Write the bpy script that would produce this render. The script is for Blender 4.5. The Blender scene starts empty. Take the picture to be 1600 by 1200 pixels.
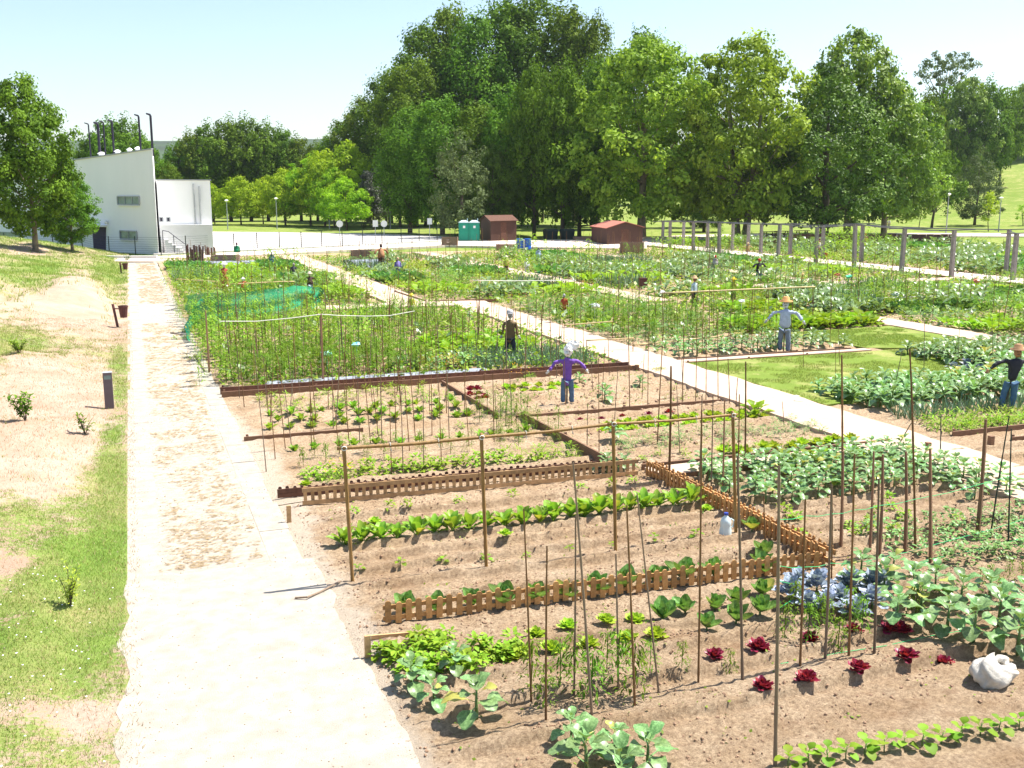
import bpy, math, random
import numpy as np
from mathutils import Vector, Matrix
random.seed(7); rng = np.random.default_rng(7)
sc = bpy.context.scene
COL = sc.collection
rad = math.radians

# ------------------------------------------------------------ camera, sky, sun, exposure
CH = 5.3
PITCH = math.atan(300/1600.); YAW = math.atan(600/(1600/math.cos(PITCH)))
cam = bpy.data.cameras.new('camera'); camo = bpy.data.objects.new('camera', cam); COL.objects.link(camo)
cam.sensor_width = 36; cam.lens = 36.0; cam.clip_start = .1; cam.clip_end = 9000
camo.location = (0, 0, CH); camo.rotation_euler = (math.pi/2-PITCH, 0, -YAW)
sc.camera = camo
SUN_EL, SUN_AZ = rad(61), rad(87)      # azimuth clockwise from +Y
w = bpy.data.worlds.new('World'); sc.world = w; w.use_nodes = True
wn = w.node_tree.nodes; wl = w.node_tree.links
bg = wn['Background']; sky = wn.new('ShaderNodeTexSky'); sky.sky_type = 'NISHITA'; sky.sun_disc = False
sky.sun_elevation = SUN_EL; sky.sun_rotation = SUN_AZ; sky.air_density = 1.0; sky.dust_density = 1.0; sky.ozone_density = 1.0
wl.new(sky.outputs[0], bg.inputs[0]); bg.inputs[1].default_value = 0.1
sl = bpy.data.lights.new('sun', 'SUN'); sl.energy = 5.0; sl.angle = rad(.53); sl.color = (1, .95, .87)
so = bpy.data.objects.new('sun', sl); COL.objects.link(so)
sd = Vector((math.sin(SUN_AZ)*math.cos(SUN_EL), math.cos(SUN_AZ)*math.cos(SUN_EL), math.sin(SUN_EL)))
so.rotation_euler = sd.to_track_quat('Z', 'Y').to_euler(); so.location = (30, 0, 40)
sc.view_settings.view_transform = 'Standard'; sc.view_settings.look = 'None'
sc.view_settings.exposure = 1.15; sc.view_settings.gamma = 1; sc.view_settings.use_curve_mapping = False
sc.render.engine = 'CYCLES'; sc.cycles.max_bounces = 6; sc.cycles.diffuse_bounces = 3; sc.cycles.glossy_bounces = 2
sc.cycles.transmission_bounces = 4; sc.cycles.transparent_max_bounces = 6
sc.cycles.caustics_reflective = False; sc.cycles.caustics_refractive = False

# ------------------------------------------------------------ where a point of the photograph stands in the world
_f = Vector((math.sin(YAW)*math.cos(PITCH), math.cos(YAW)*math.cos(PITCH), -math.sin(PITCH)))
_r = Vector((math.cos(YAW), -math.sin(YAW), 0)); _u = _r.cross(_f)
def ray(px, py): return (_f + _r*((px-800)/1600.) + _u*((600-py)/1600.))
def G(px, py, z=0.0):
    r = ray(px, py); t = (z-CH)/r.z; return Vector((r.x*t, r.y*t, z))
def smooth(t): t = np.clip(t, 0, 1); return t*t*(3-2*t)
def upright(base, px, py):
    """point seen at (px,py) in the upright plane through base that faces the camera"""
    n = Vector((_f.x, _f.y, 0)).normalized(); r = ray(px, py); t = (base.x*n.x+base.y*n.y)/(r.x*n.x+r.y*n.y)
    return Vector((r.x*t, r.y*t, CH+r.z*t))
def onwall(px, py, A, B):
    d = B-A; n = Vector((-d.y, d.x, 0)); r = ray(px, py); t = (A.x*n.x+A.y*n.y)/(r.x*n.x+r.y*n.y)
    return Vector((r.x*t, r.y*t, CH+r.z*t))
def atY(px, py, Y):
    r = ray(px, py); t = Y/r.y; return Vector((r.x*t, Y, CH+r.z*t))
def pxm(p):  # photo pixels per metre at p
    return 1600/max(1., (Vector(p)-camo.location).dot(_f))

# ------------------------------------------------------------ noise
def hashn(ix, iy, s=0):
    n = (ix.astype(np.int64)*374761393 + iy.astype(np.int64)*668265263 + s*982451653) & 0x7fffffff
    n = ((n ^ (n >> 13))*1274126177) & 0x7fffffff
    return ((n ^ (n >> 16)) & 0xffff)/65535.
def vnoise(x, y, s=0):
    x = np.asarray(x, float); y = np.asarray(y, float)
    ix = np.floor(x); iy = np.floor(y); fx = x-ix; fy = y-iy; fx = fx*fx*(3-2*fx); fy = fy*fy*(3-2*fy)
    a = hashn(ix, iy, s); b = hashn(ix+1, iy, s); c = hashn(ix, iy+1, s); d = hashn(ix+1, iy+1, s)
    return (a*(1-fx)+b*fx)*(1-fy)+(c*(1-fx)+d*fx)*fy
def fbm(x, y, s=0, o=4):
    t = 0; a = .5; x = np.asarray(x, float); y = np.asarray(y, float)
    for i in range(o): t = t+a*vnoise(x, y, s+i*7); x = x*2.03; y = y*2.03; a *= .5
    return t

# ------------------------------------------------------------ terrain
def hill_h(X, Y):
    d = np.sqrt((X-344)**2+(Y-241)**2); return 34*smooth(1-d/262)
def bank_h(X, Y):
    t = np.clip(-X-.9, 0, None)
    h = .18*t*smooth((Y+2)/12)
    h = h*np.clip(1-np.clip(t-9, 0, None)*.04, .3, 1)
    h = h + smooth(t/1.2)*(.45*(fbm(X*.45, Y*.22, 3)-.5) + .12*(fbm(X*2, Y*1.2, 5)-.5)+.05*(fbm(X*6, Y*6, 6, 3)-.5)) + smooth(t/.4)*.015 + .03
    d = ((X+2.6)/1.7)**2 + ((Y-56)/7)**2
    return h + .75*np.exp(-d*1.2)*smooth(t/1.)
def zt(x, y):
    if x < -.34 and y < 96: return float(bank_h(np.array(x), np.array(y)))
    return float(hill_h(np.array(x), np.array(y)))
def Gt(px, py):
    r = ray(px, py); t = 8.
    for i in range(4000):
        x, y, z = r.x*t, r.y*t, CH+r.z*t
        if z <= zt(x, y): return Vector((x, y, zt(x, y)))
        t += .1 if t < 120 else .5
    return G(px, py)

# ------------------------------------------------------------ materials
MATS = {}
def nt(name):
    m = bpy.data.materials.new(name); m.use_nodes = True; m.node_tree.nodes.clear(); MATS[name] = m
    return m, m.node_tree.nodes, m.node_tree.links
def N(n, typ, **k):
    o = n.new(typ)
    for a, v in k.items():
        if a.startswith('i_'):
            o.inputs[a[2:].replace('_', ' ')].default_value = v
        else: setattr(o, a, v)
    return o
def mixc(n, l, fac, a, b, mode='MIX'):
    o = n.new('ShaderNodeMix'); o.data_type = 'RGBA'; o.blend_type = mode; o.clamp_factor = True
    for inp, v in ((o.inputs[0], fac), (o.inputs[6], a), (o.inputs[7], b)):
        if isinstance(v, (int, float)): inp.default_value = v
        elif isinstance(v, tuple): inp.default_value = (*v, 1) if len(v) == 3 else v
        else: l.new(v, inp)
    return o.outputs[2]
def mathn(n, l, op, a, b=0.0):
    o = n.new('ShaderNodeMath'); o.operation = op
    for inp, v in ((o.inputs[0], a), (o.inputs[1], b)):
        if isinstance(v, (int, float)): inp.default_value = v
        else: l.new(v, inp)
    return o.outputs[0]
def maprange(n, l, v, a, b, c=0., d=1.):
    o = n.new('ShaderNodeMapRange'); l.new(v, o.inputs[0])
    for i, q in enumerate((a, b, c, d)): o.inputs[i+1].default_value = q
    return o.outputs[0]
def noise(n, l, scale, detail=4, rough=.6, vec=None, stretch=None):
    o = N(n, 'ShaderNodeTexNoise'); o.inputs['Scale'].default_value = scale; o.inputs['Detail'].default_value = detail
    o.inputs['Roughness'].default_value = rough
    g = vec
    if g is None: g = N(n, 'ShaderNodeTexCoord').outputs['Object']
    if stretch:
        mp = N(n, 'ShaderNodeMapping'); mp.inputs['Scale'].default_value = stretch; l.new(g, mp.inputs[0]); g = mp.outputs[0]
    l.new(g, o.inputs['Vector']); return o.outputs['Fac']
def mat(name, col, rough=.8, var=.25, nscale=6, bump=0., bscale=30, metal=0., spec=.3, obvar=0., col2=None, stretch=None):
    m, n, l = nt(name)
    out = N(n, 'ShaderNodeOutputMaterial'); p = N(n, 'ShaderNodeBsdfPrincipled')
    nf = noise(n, l, nscale, 5, .65, stretch=stretch)
    c2 = col2 or tuple(c*(1-var) for c in col); c1 = tuple(min(1, c*(1+var*.6)) for c in col)
    c = mixc(n, l, maprange(n, l, nf, .35, .65), c2, c1)
    if obvar:
        oi = N(n, 'ShaderNodeObjectInfo'); hs = N(n, 'ShaderNodeHueSaturation'); l.new(c, hs.inputs['Color'])
        l.new(maprange(n, l, oi.outputs['Random'], 0, 1, 1-obvar, 1+obvar), hs.inputs['Value']); c = hs.outputs[0]
    l.new(c, p.inputs['Base Color']); p.inputs['Roughness'].default_value = rough; p.inputs['Metallic'].default_value = metal
    p.inputs['Specular IOR Level'].default_value = spec
    if bump:
        b = N(n, 'ShaderNodeBump'); b.inputs['Strength'].default_value = bump; b.inputs['Distance'].default_value = .02
        l.new(noise(n, l, bscale, 6, .7, stretch=stretch), b.inputs['Height']); l.new(b.outputs[0], p.inputs['Normal'])
    l.new(p.outputs[0], out.inputs[0]); return m
def leafmat(name, dark, light, rough=.5, trans=.3, spec=.4, obvar=.22, tcol=None, vein=0., yel=0.):
    m, n, l = nt(name)
    out = N(n, 'ShaderNodeOutputMaterial'); p = N(n, 'ShaderNodeBsdfPrincipled')
    at = N(n, 'ShaderNodeAttribute', attribute_name='tint')
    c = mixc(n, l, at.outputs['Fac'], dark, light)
    if vein:
        nf = noise(n, l, 25, 3, .6); c = mixc(n, l, maprange(n, l, nf, .4, .7, 0, vein), c, tuple(min(1, x*1.9+.03) for x in light))
    oi = N(n, 'ShaderNodeObjectInfo'); hs = N(n, 'ShaderNodeHueSaturation'); l.new(c, hs.inputs['Color'])
    l.new(maprange(n, l, oi.outputs['Random'], 0, 1, 1-obvar, 1+obvar), hs.inputs['Value'])
    l.new(maprange(n, l, oi.outputs['Random'], 0, 1, .48, .52), hs.inputs['Hue']); c = hs.outputs[0]
    if yel: rr = mathn(n, l, 'FRACT', mathn(n, l, 'MULTIPLY', oi.outputs['Random'], 7.31)); c = mixc(n, l, maprange(n, l, rr, 1-yel, 1-yel*.8, 0, .6), c, (.55, .45, .08))
    l.new(c, p.inputs['Base Color']); p.inputs['Roughness'].default_value = rough; p.inputs['Specular IOR Level'].default_value = spec
    t = N(n, 'ShaderNodeBsdfTranslucent'); l.new(mixc(n, l, 1., c, tcol or (1, 1, .5), 'MULTIPLY'), t.inputs[0])
    mx = N(n, 'ShaderNodeMixShader'); mx.inputs[0].default_value = trans
    l.new(p.outputs[0], mx.inputs[1]); l.new(t.outputs[0], mx.inputs[2]); l.new(mx.outputs[0], out.inputs[0]); return m

# ------------------------------------------------------------ mesh building
class MB:
    def __init__(s): s.v = []; s.q = []; s.t = []; s.tq = []; s.tt = []; s.n = 0
    def add(s, V, Q=None, T=None, tint=.5):
        V = np.asarray(V, float).reshape(-1, 3)
        s.v.append(V)
        if Q is not None and len(Q):
            Q = np.asarray(Q, int).reshape(-1, 4); s.q.append(Q+s.n)
            s.tq.append(np.broadcast_to(np.asarray(tint, float), (len(Q),)) if np.ndim(tint) != 1 or len(tint) == len(Q) else np.full(len(Q), np.mean(tint)))
        if T is not None and len(T):
            T = np.asarray(T, int).reshape(-1, 3); s.t.append(T+s.n)
            s.tt.append(np.broadcast_to(np.asarray(tint, float), (len(T),)) if np.ndim(tint) != 1 or len(tint) == len(T) else np.full(len(T), np.mean(tint)))
        s.n += len(V)
    def arrays(s):
        V = np.concatenate(s.v) if s.v else np.zeros((0, 3))
        Q = np.concatenate(s.q) if s.q else np.zeros((0, 4), int); T = np.concatenate(s.t) if s.t else np.zeros((0, 3), int)
        tq = np.concatenate(s.tq) if s.tq else np.zeros(0); tt = np.concatenate(s.tt) if s.tt else np.zeros(0)
        return V, Q, T, tq, tt
    def inst(s, tpl, pos, rotz, scale, tint=None, tilt=None):
        """merge copies of tpl=(V,Q,T,tq,tt)"""
        V, Q, T, tq, tt = tpl; n = len(pos)
        if n == 0: return
        pos = np.asarray(pos, float); rotz = np.broadcast_to(rotz, (n,)); scale = np.asarray(scale, float)
        if scale.ndim < 2: scale = np.broadcast_to(scale.reshape(-1, 1) if scale.ndim else scale, (n, 3))
        c, sn = np.cos(rotz)[:, None], np.sin(rotz)[:, None]
        x = V[None, :, 0]*scale[:, 0:1]; y = V[None, :, 1]*scale[:, 1:2]; z = V[None, :, 2]*scale[:, 2:3]
        if tilt is not None: x = x+z*tilt[:, 0:1]; y = y+z*tilt[:, 1:2]
        P = np.stack([x*c-y*sn, x*sn+y*c, z+0*x], -1)+pos[:, None, :]
        ti = np.zeros(n) if tint is None else np.asarray(tint)
        off = (np.arange(n)*len(V))[:, None, None]+s.n
        s.v.append(P.reshape(-1, 3))
        if len(Q): s.q.append((Q[None]+off).reshape(-1, 4)); s.tq.append((tq[None]+ti[:, None]).reshape(-1))
        if len(T): s.t.append((T[None]+off).reshape(-1, 3)); s.tt.append((tt[None]+ti[:, None]).reshape(-1))
        s.n += n*len(V)
    def mesh(s, name, m, smooth_=False):
        V, Q, T, tq, tt = s.arrays(); me = bpy.data.meshes.new(name)
        me.vertices.add(len(V)); me.vertices.foreach_set('co', V.astype(np.float32).ravel())
        nl = len(Q)*4+len(T)*3; me.loops.add(nl); me.loops.foreach_set('vertex_index', np.concatenate([Q.ravel(), T.ravel()]).astype(np.int32))
        nf = len(Q)+len(T); me.polygons.add(nf)
        ls = np.concatenate([np.arange(len(Q))*4, len(Q)*4+np.arange(len(T))*3]).astype(np.int32)
        me.polygons.foreach_set('loop_start', ls)
        me.polygons.foreach_set('loop_total', np.concatenate([np.full(len(Q), 4), np.full(len(T), 3)]).astype(np.int32))
        a = me.attributes.new('tint', 'FLOAT', 'FACE'); a.data.foreach_set('value', np.concatenate([tq, tt]).astype(np.float32))
        me.polygons.foreach_set('use_smooth', np.full(nf, bool(smooth_)))
        for mm in (m if isinstance(m, (list, tuple)) else [m]): me.materials.append(mm)
        me.update(calc_edges=True); return me
    def obj(s, name, m, parent=None, smooth_=False, **k):
        return link(name, s.mesh(name, m, smooth_), parent, **k)
def link(name, me, parent=None, loc=None, label=None, cat=None, group=None, kind=None):
    o = bpy.data.objects.new(name, me); COL.objects.link(o)
    if parent: o.parent = parent
    if loc is not None: o.location = loc
    tag(o, label, cat, group, kind); return o
def tag(o, label=None, cat=None, group=None, kind=None):
    if label: o['label'] = label
    if cat: o['category'] = cat
    if group: o['group'] = group
    if kind: o['kind'] = kind
    return o
def empty(name, loc, label, cat, group=None, rz=0):
    o = link(name, None, None, loc, label, cat, group); o.rotation_euler = (0, 0, rz); o.empty_display_size = .1; return o
BQ = np.array([[0, 3, 2, 1], [4, 5, 6, 7], [0, 1, 5, 4], [1, 2, 6, 5], [2, 3, 7, 6], [3, 0, 4, 7]])
def boxV(x0, y0, z0, x1, y1, z1):
    return np.array([[x0, y0, z0], [x1, y0, z0], [x1, y1, z0], [x0, y1, z0], [x0, y0, z1], [x1, y0, z1], [x1, y1, z1], [x0, y1, z1]], float)
def box(mb, x0, y0, z0, x1, y1, z1, tint=.5): mb.add(boxV(x0, y0, z0, x1, y1, z1), BQ, tint=tint)
def bar(mb, a, b, wd, h, tint=.5, up=(0, 0, 1)):
    """a beam of width wd and height h between centres a and b"""
    a = np.array(a, float); b = np.array(b, float); d = b-a; L = np.linalg.norm(d); d /= L
    u = np.array(up, float); s = np.cross(d, u); s /= max(1e-9, np.linalg.norm(s)); u = np.cross(s, d)
    V = []
    for p in (a, b):
        for (i, j) in ((-1, -1), (1, -1), (1, 1), (-1, 1)): V.append(p+s*i*wd/2+u*j*h/2)
    mb.add(V, [[0, 1, 2, 3], [7, 6, 5, 4], [0, 4, 5, 1], [1, 5, 6, 2], [2, 6, 7, 3], [3, 7, 4, 0]], tint=tint)
def tube(mb, P, R, n=6, tint=.5, cap=True):
    P = np.asarray(P, float); m = len(P); R = np.broadcast_to(R, (m,))
    d = np.gradient(P, axis=0); d /= np.linalg.norm(d, axis=1)[:, None]
    ref = np.array([0., 0, 1]) if abs(d[0][2]) < .9 else np.array([1., 0, 0])
    V = []; a = np.arange(n)*2*math.pi/n
    for i in range(m):
        s = np.cross(d[i], ref); s /= np.linalg.norm(s); u = np.cross(s, d[i])
        V.append(P[i]+R[i]*(np.cos(a)[:, None]*s+np.sin(a)[:, None]*u))
    V = np.concatenate(V); Q = []
    for i in range(m-1):
        for j in range(n): k = (j+1) % n; Q.append([i*n+j, i*n+k, (i+1)*n+k, (i+1)*n+j])
    T = []
    if cap:
        V = np.concatenate([V, P[:1], P[-1:]]); c0, c1 = m*n, m*n+1
        for j in range(n): k = (j+1) % n; T += [[c0, k, j], [c1, (m-1)*n+j, (m-1)*n+k]]
    mb.add(V, Q, T, tint)
def lathe(mb, prof, c=(0, 0, 0), n=12, tint=.5):
    a = np.arange(n)*2*math.pi/n; V = []
    for r, z in prof: V.append(np.stack([c[0]+r*np.cos(a), c[1]+r*np.sin(a), np.full(n, c[2]+z)], 1))
    Q = []
    for i in range(len(prof)-1):
        for j in range(n): k = (j+1) % n; Q.append([i*n+j, i*n+k, (i+1)*n+k, (i+1)*n+j])
    mb.add(np.concatenate(V), Q, tint=tint)
def blob(mb, c, r, seed=0, amp=.15, n=10, m=7, tint=.5):
    V = []; rg = np.random.default_rng(seed)
    for i in range(m+1):
        th = math.pi*i/m
        for j in range(n):
            ph = 2*math.pi*j/n; k = 1+(amp*(rg.random()*2-1) if 0 < i < m else 0)
            V.append([c[0]+r[0]*k*math.sin(th)*math.cos(ph), c[1]+r[1]*k*math.sin(th)*math.sin(ph), c[2]+r[2]*k*math.cos(th)])
    Q = [[i*n+j, (i+1)*n+j, (i+1)*n+(j+1) % n, i*n+(j+1) % n] for i in range(m) for j in range(n)]
    mb.add(V, Q, tint=tint)
def gridmesh(name, X, Y, hf, m, kind='structure', attrs=None, smooth_=True):
    gx, gy = np.meshgrid(X, Y); Z = hf(gx, gy); nx, ny = len(X), len(Y)
    idx = np.arange(nx*ny).reshape(ny, nx)
    Q = np.stack([idx[:-1, :-1], idx[:-1, 1:], idx[1:, 1:], idx[1:, :-1]], -1).reshape(-1, 4)
    mb = MB(); mb.add(np.stack([gx.ravel(), gy.ravel(), Z.ravel()], 1), Q)
    me = mb.mesh(name, m, smooth_)
    if attrs:
        for k, f in attrs.items():
            a = me.attributes.new(k, 'FLOAT', 'POINT'); a.data.foreach_set('value', np.asarray(f(gx, gy), np.float32).ravel())
    return link(name, me, kind=kind)
def poly(name, pts, z, m, kind='structure', thick=0):
    """flat sheet from a list of (x,y), triangulated by bpy"""
    me = bpy.data.meshes.new(name); n = len(pts)
    if thick:
        V = [(p[0], p[1], z) for p in pts]+[(p[0], p[1], z-thick) for p in pts]
        F = [list(range(n))]+[[i, i+n, (i+1) % n+n, (i+1) % n] for i in range(n)]
    else: V = [(p[0], p[1], z) for p in pts]; F = [list(range(n))]
    me.from_pydata(V, [], F); me.materials.append(m); me.update(); return link(name, me, kind=kind)
def skin(name, nodes, edges, m, parent=None, sub=1, label=None, wr=0.):
    """one continuous surface grown round a skeleton: nodes = [(x,y,z,r)] or (x,y,z,rx,ry)"""
    me = bpy.data.meshes.new(name+'_s'); me.from_pydata([n_[:3] for n_ in nodes], edges, []); me.update()
    o = bpy.data.objects.new(name, me); COL.objects.link(o)
    md = o.modifiers.new('s', 'SKIN')
    for i, n_ in enumerate(nodes):
        me.skin_vertices[0].data[i].radius = (n_[3], n_[4] if len(n_) > 4 else n_[3]); me.skin_vertices[0].data[i].use_root = (i == 0)
    if sub: s_ = o.modifiers.new('u', 'SUBSURF'); s_.levels = sub; s_.render_levels = sub
    dg = bpy.context.evaluated_depsgraph_get(); ev = o.evaluated_get(dg); new = bpy.data.meshes.new_from_object(ev)
    o.modifiers.clear(); o.data = new; bpy.data.meshes.remove(me); new.name = name
    new.materials.clear(); new.materials.append(m)
    if wr:
        nv = len(new.vertices); co = np.zeros(nv*3, np.float32); no = np.zeros(nv*3, np.float32); new.vertices.foreach_get('co', co); new.vertices.foreach_get('normal', no); co = co.reshape(-1, 3); no = no.reshape(-1, 3)
        a_ = co[:, 0]*1.3+co[:, 1]*.9; f_ = fbm(a_*16+5, co[:, 2]*9+a_*4, len(nodes)+7, 3)-.48; g_ = np.sin(co[:, 2]*38+a_*25)*.25
        co = co+no*((f_+g_*.35)*wr)[:, None]; new.vertices.foreach_set('co', co.astype(np.float32).ravel()); new.update()
    new.polygons.foreach_set('use_smooth', np.ones(len(new.polygons), bool))
    if parent: o.parent = parent
    if label: o['label'] = label
    return o
ORD = ['first', 'second', 'third', 'fourth', 'fifth', 'sixth', 'seventh', 'eighth', 'ninth', 'tenth', 'eleventh', 'twelfth', 'thirteenth',
       'fourteenth', 'fifteenth', 'sixteenth', 'seventeenth', 'eighteenth', 'nineteenth', 'twentieth']
def nth(i):
    if i < 20: return ORD[i]
    tens = {2: 'twenty', 3: 'thirty', 4: 'forty', 5: 'fifty'}[(i+1)//10]
    return {2: 'twentieth', 3: 'thirtieth', 4: 'fortieth', 5: 'fiftieth'}[(i+1)//10] if (i+1) % 10 == 0 else tens+'-'+ORD[(i+1) % 10-1]

# ------------------------------------------------------------ ground materials
def groundmat(name, grass=False):
    m, n, l = nt(name); out = N(n, 'ShaderNodeOutputMaterial'); p = N(n, 'ShaderNodeBsdfPrincipled')
    at = N(n, 'ShaderNodeAttribute', attribute_name='g').outputs['Fac']
    f1 = noise(n, l, 2.2, 6, .7); f2 = noise(n, l, 16, 6, .75)
    dry = mixc(n, l, maprange(n, l, f2, .35, .65), (.36, .30, .14), (.20, .25, .07))
    green = mixc(n, l, maprange(n, l, f1, .35, .65), (.11, .19, .03), (.20, .28, .06))
    gr = mixc(n, l, maprange(n, l, noise(n, l, .35, 4, .6), .42, .62), green, dry)
    sand = mixc(n, l, maprange(n, l, f2, .3, .7), (.33, .235, .17), (.50, .39, .31))
    sand = mixc(n, l, maprange(n, l, noise(n, l, .8, 5, .6), .4, .65), sand, (.36, .25, .175))
    s = mathn(n, l, 'ADD', at, mathn(n, l, 'MULTIPLY', mathn(n, l, 'SUBTRACT', f2, .5), 2.2))
    s = mathn(n, l, 'ADD', s, mathn(n, l, 'MULTIPLY', mathn(n, l, 'SUBTRACT', f1, .5), 1.6))
    c = mixc(n, l, maprange(n, l, s, .40, .70), sand, gr)
    l.new(c, p.inputs['Base Color']); p.inputs['Roughness'].default_value = .95; p.inputs['Specular IOR Level'].default_value = .1
    b = N(n, 'ShaderNodeBump'); b.inputs['Strength'].default_value = .8; b.inputs['Distance'].default_value = .03
    l.new(noise(n, l, 28, 7, .75), b.inputs['Height']); l.new(b.outputs[0], p.inputs['Normal'])
    l.new(p.outputs[0], out.inputs[0]); return m
GM = groundmat('bank earth and grass')
def lawnmat():
    m, n, l = nt('lawn'); out = N(n, 'ShaderNodeOutputMaterial'); p = N(n, 'ShaderNodeBsdfPrincipled')
    c = mixc(n, l, maprange(n, l, noise(n, l, .06, 5, .6), .38, .62), (.16, .23, .035), (.25, .30, .07))
    c = mixc(n, l, maprange(n, l, noise(n, l, 2.5, 8, .8), .35, .62), c, (.13, .19, .03))
    c = mixc(n, l, maprange(n, l, noise(n, l, .5, 6, .75), .5, .66, 0, .75), c, (.36, .33, .13))
    l.new(c, p.inputs['Base Color']); p.inputs['Roughness'].default_value = .95; p.inputs['Specular IOR Level'].default_value = .1
    b = N(n, 'ShaderNodeBump'); b.inputs['Strength'].default_value = .6; b.inputs['Distance'].default_value = .05
    l.new(noise(n, l, 12, 6, .75), b.inputs['Height']); l.new(b.outputs[0], p.inputs['Normal'])
    l.new(p.outputs[0], out.inputs[0]); return m
LM = lawnmat()
def soilmat():
    m, n, l = nt('soil'); out = N(n, 'ShaderNodeOutputMaterial'); p = N(n, 'ShaderNodeBsdfPrincipled')
    c = mixc(n, l, maprange(n, l, noise(n, l, 1.1, 6, .65), .36, .64), (.48, .335, .20), (.64, .49, .33))
    c = mixc(n, l, maprange(n, l, noise(n, l, 22, 6, .8), .38, .62), mixc(n, l, .65, c, (.12, .065, .035)), c)
    c = mixc(n, l, maprange(n, l, noise(n, l, 70, 3, .6), .62, .72, 0, .6), c, (.55, .47, .37))
    c = mixc(n, l, maprange(n, l, noise(n, l, 1.7, 5, .7, stretch=(.6, 1.6, 1)), .56, .7, 0, .55), c, (.24, .14, .08))
    at = N(n, 'ShaderNodeAttribute', attribute_name='g').outputs['Fac']
    e = mathn(n, l, 'ADD', at, mathn(n, l, 'MULTIPLY', mathn(n, l, 'SUBTRACT', noise(n, l, 3, 6, .7), .5), 1.1))
    c = mixc(n, l, maprange(n, l, e, .4, .75), c, (.52, .43, .33))
    l.new(c, p.inputs['Base Color']); p.inputs['Roughness'].default_value = .95; p.inputs['Specular IOR Level'].default_value = .1
    b = N(n, 'ShaderNodeBump'); b.inputs['Strength'].default_value = 1.; b.inputs['Distance'].default_value = .05
    l.new(noise(n, l, 32, 9, .85), b.inputs['Height']); l.new(b.outputs[0], p.inputs['Normal'])
    l.new(p.outputs[0], out.inputs[0]); return m
SM = soilmat()
CONC = mat('pale concrete', (.385, .345, .285), .95, .18, 3.5, .6, 60)
PAVE = mat('sandy gravel paving', (.44, .385, .31), .95, .2, 7, 1., 55, stretch=(1, 1.6, 1))
BEIGE = mat('beige gravel', (.53, .40, .30), .95, .12, 4, .6, 60)
PALE = mat('pale gravel', (.62, .52, .43), .95, .1, 4, .4, 40)
ASPH = mat('light asphalt', (.50, .47, .44), .9, .1, 1.2, .2, 30)

# ------------------------------------------------------------ ground, bank, hills
xs = np.unique(np.concatenate([np.linspace(-2600, -120, 12), np.linspace(-120, 150, 45), np.linspace(150, 620, 60), np.linspace(620, 3200, 14)]))
ys = np.unique(np.concatenate([np.linspace(-300, 60, 20), np.linspace(60, 520, 70), np.linspace(520, 4200, 16)]))
gridmesh('ground', xs, ys, lambda x, y: hill_h(x, y)-.07, LM)
# where the bank is grassy (+) and bare (-): centre in the photograph, half width m, half length m
GB = [(50, 398, 5, 6, 1.1), (170, 425, 1.2, 14, 1), (60, 440, 2.2, 14, 1.2), (30, 560, 1.3, 4.5, 1.2), (110, 575, .7, 3.5, .5), (185, 570, .35, 4, .8), (178, 760, .4, 4.6, 1.3), (150, 880, .6, 1.6, 1.0), (185, 620, .35, 5, .9), (130, 760, .4, 1.5, .6), (100, 470, 1., 4, .5),
      (170, 690, .3, 2, .9), (90, 960, .75, 1.2, 1.3), (90, 850, .8, 1.5, .7), (30, 830, .6, 1., .8), (120, 1050, .55, .8, 1.2), (20, 1160, .5, .5, .9), (20, 1050, .5, .9, .9), (130, 900, .5, .9, .7)]
BB = [(70, 600, 1.2, 5, .7), (40, 417, 1.2, 7, 1.0), (120, 455, 1.0, 12, 1.1), (110, 500, 2.2, 9, 1.2), (60, 640, 1.6, 5, 1.1), (160, 630, .7, 3.5, .8), (70, 720, 1.2, 3, 1.0), (60, 1125, .5, .3, .9),
      (150, 1130, .35, .4, .9), (120, 835, .35, .5, .7), (10, 985, .3, .2, .9), (30, 900, .3, .4, .7)]
GBw = [(G(a, b), c, d, e) for a, b, c, d, e in GB]; BBw = [(G(a, b), c, d, e) for a, b, c, d, e in BB]
def gmask(X, Y):
    s = np.full(np.shape(X), .46)
    for p, c, d, e in GBw: s = s+.42*e*np.exp(-((X-p.x)/c)**2-((Y-p.y)/d)**2)
    for p, c, d, e in BBw: s = s-.42*e*np.exp(-((X-p.x)/c)**2-((Y-p.y)/d)**2)
    return s+.5*(fbm(X*1.6, Y*.9, 11)-.5)+.5*(fbm(X*.5, Y*.3, 12)-.5)
def bankX(x, y): return bank_h(x, y)
gridmesh('bank', np.concatenate([np.linspace(-60, -14, 24), np.linspace(-13.8, -.28, 112)]), np.concatenate([np.linspace(-6, 36, 210), np.linspace(36.4, 97, 160)]), bankX, GM, attrs={'g': gmask})
# far hills
def ridge(x, y):
    u = x*.2+y*.98; v = x*.98-y*.2
    h = 95*smooth((u-900)/900)*(.55+.6*fbm(v/700+3, u/900, 21))
    return h-1
HM = mat('wooded hillside', (.035, .065, .02), .95, .5, .012, 0)
gridmesh('hills', np.linspace(-2500, 2500, 90), np.linspace(950, 3000, 30), ridge, HM)
hz = MB(); box(hz, -2660, -350, -1.1, 3260, 4260, 140)
AIR = bpy.data.materials.new('air'); AIR.use_nodes = True; AIR.node_tree.nodes.clear(); _o = AIR.node_tree.nodes.new('ShaderNodeOutputMaterial'); _v = AIR.node_tree.nodes.new('ShaderNodeVolumePrincipled')
_v.inputs['Color'].default_value = (.86, .92, 1, 1); _v.inputs['Density'].default_value = .00009; _v.inputs['Anisotropy'].default_value = .2; AIR.node_tree.links.new(_v.outputs[0], _o.inputs['Volume'])
hz.obj('haze', AIR, kind='stuff', label='thin summer haze over the whole place', cat='haze')

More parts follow.
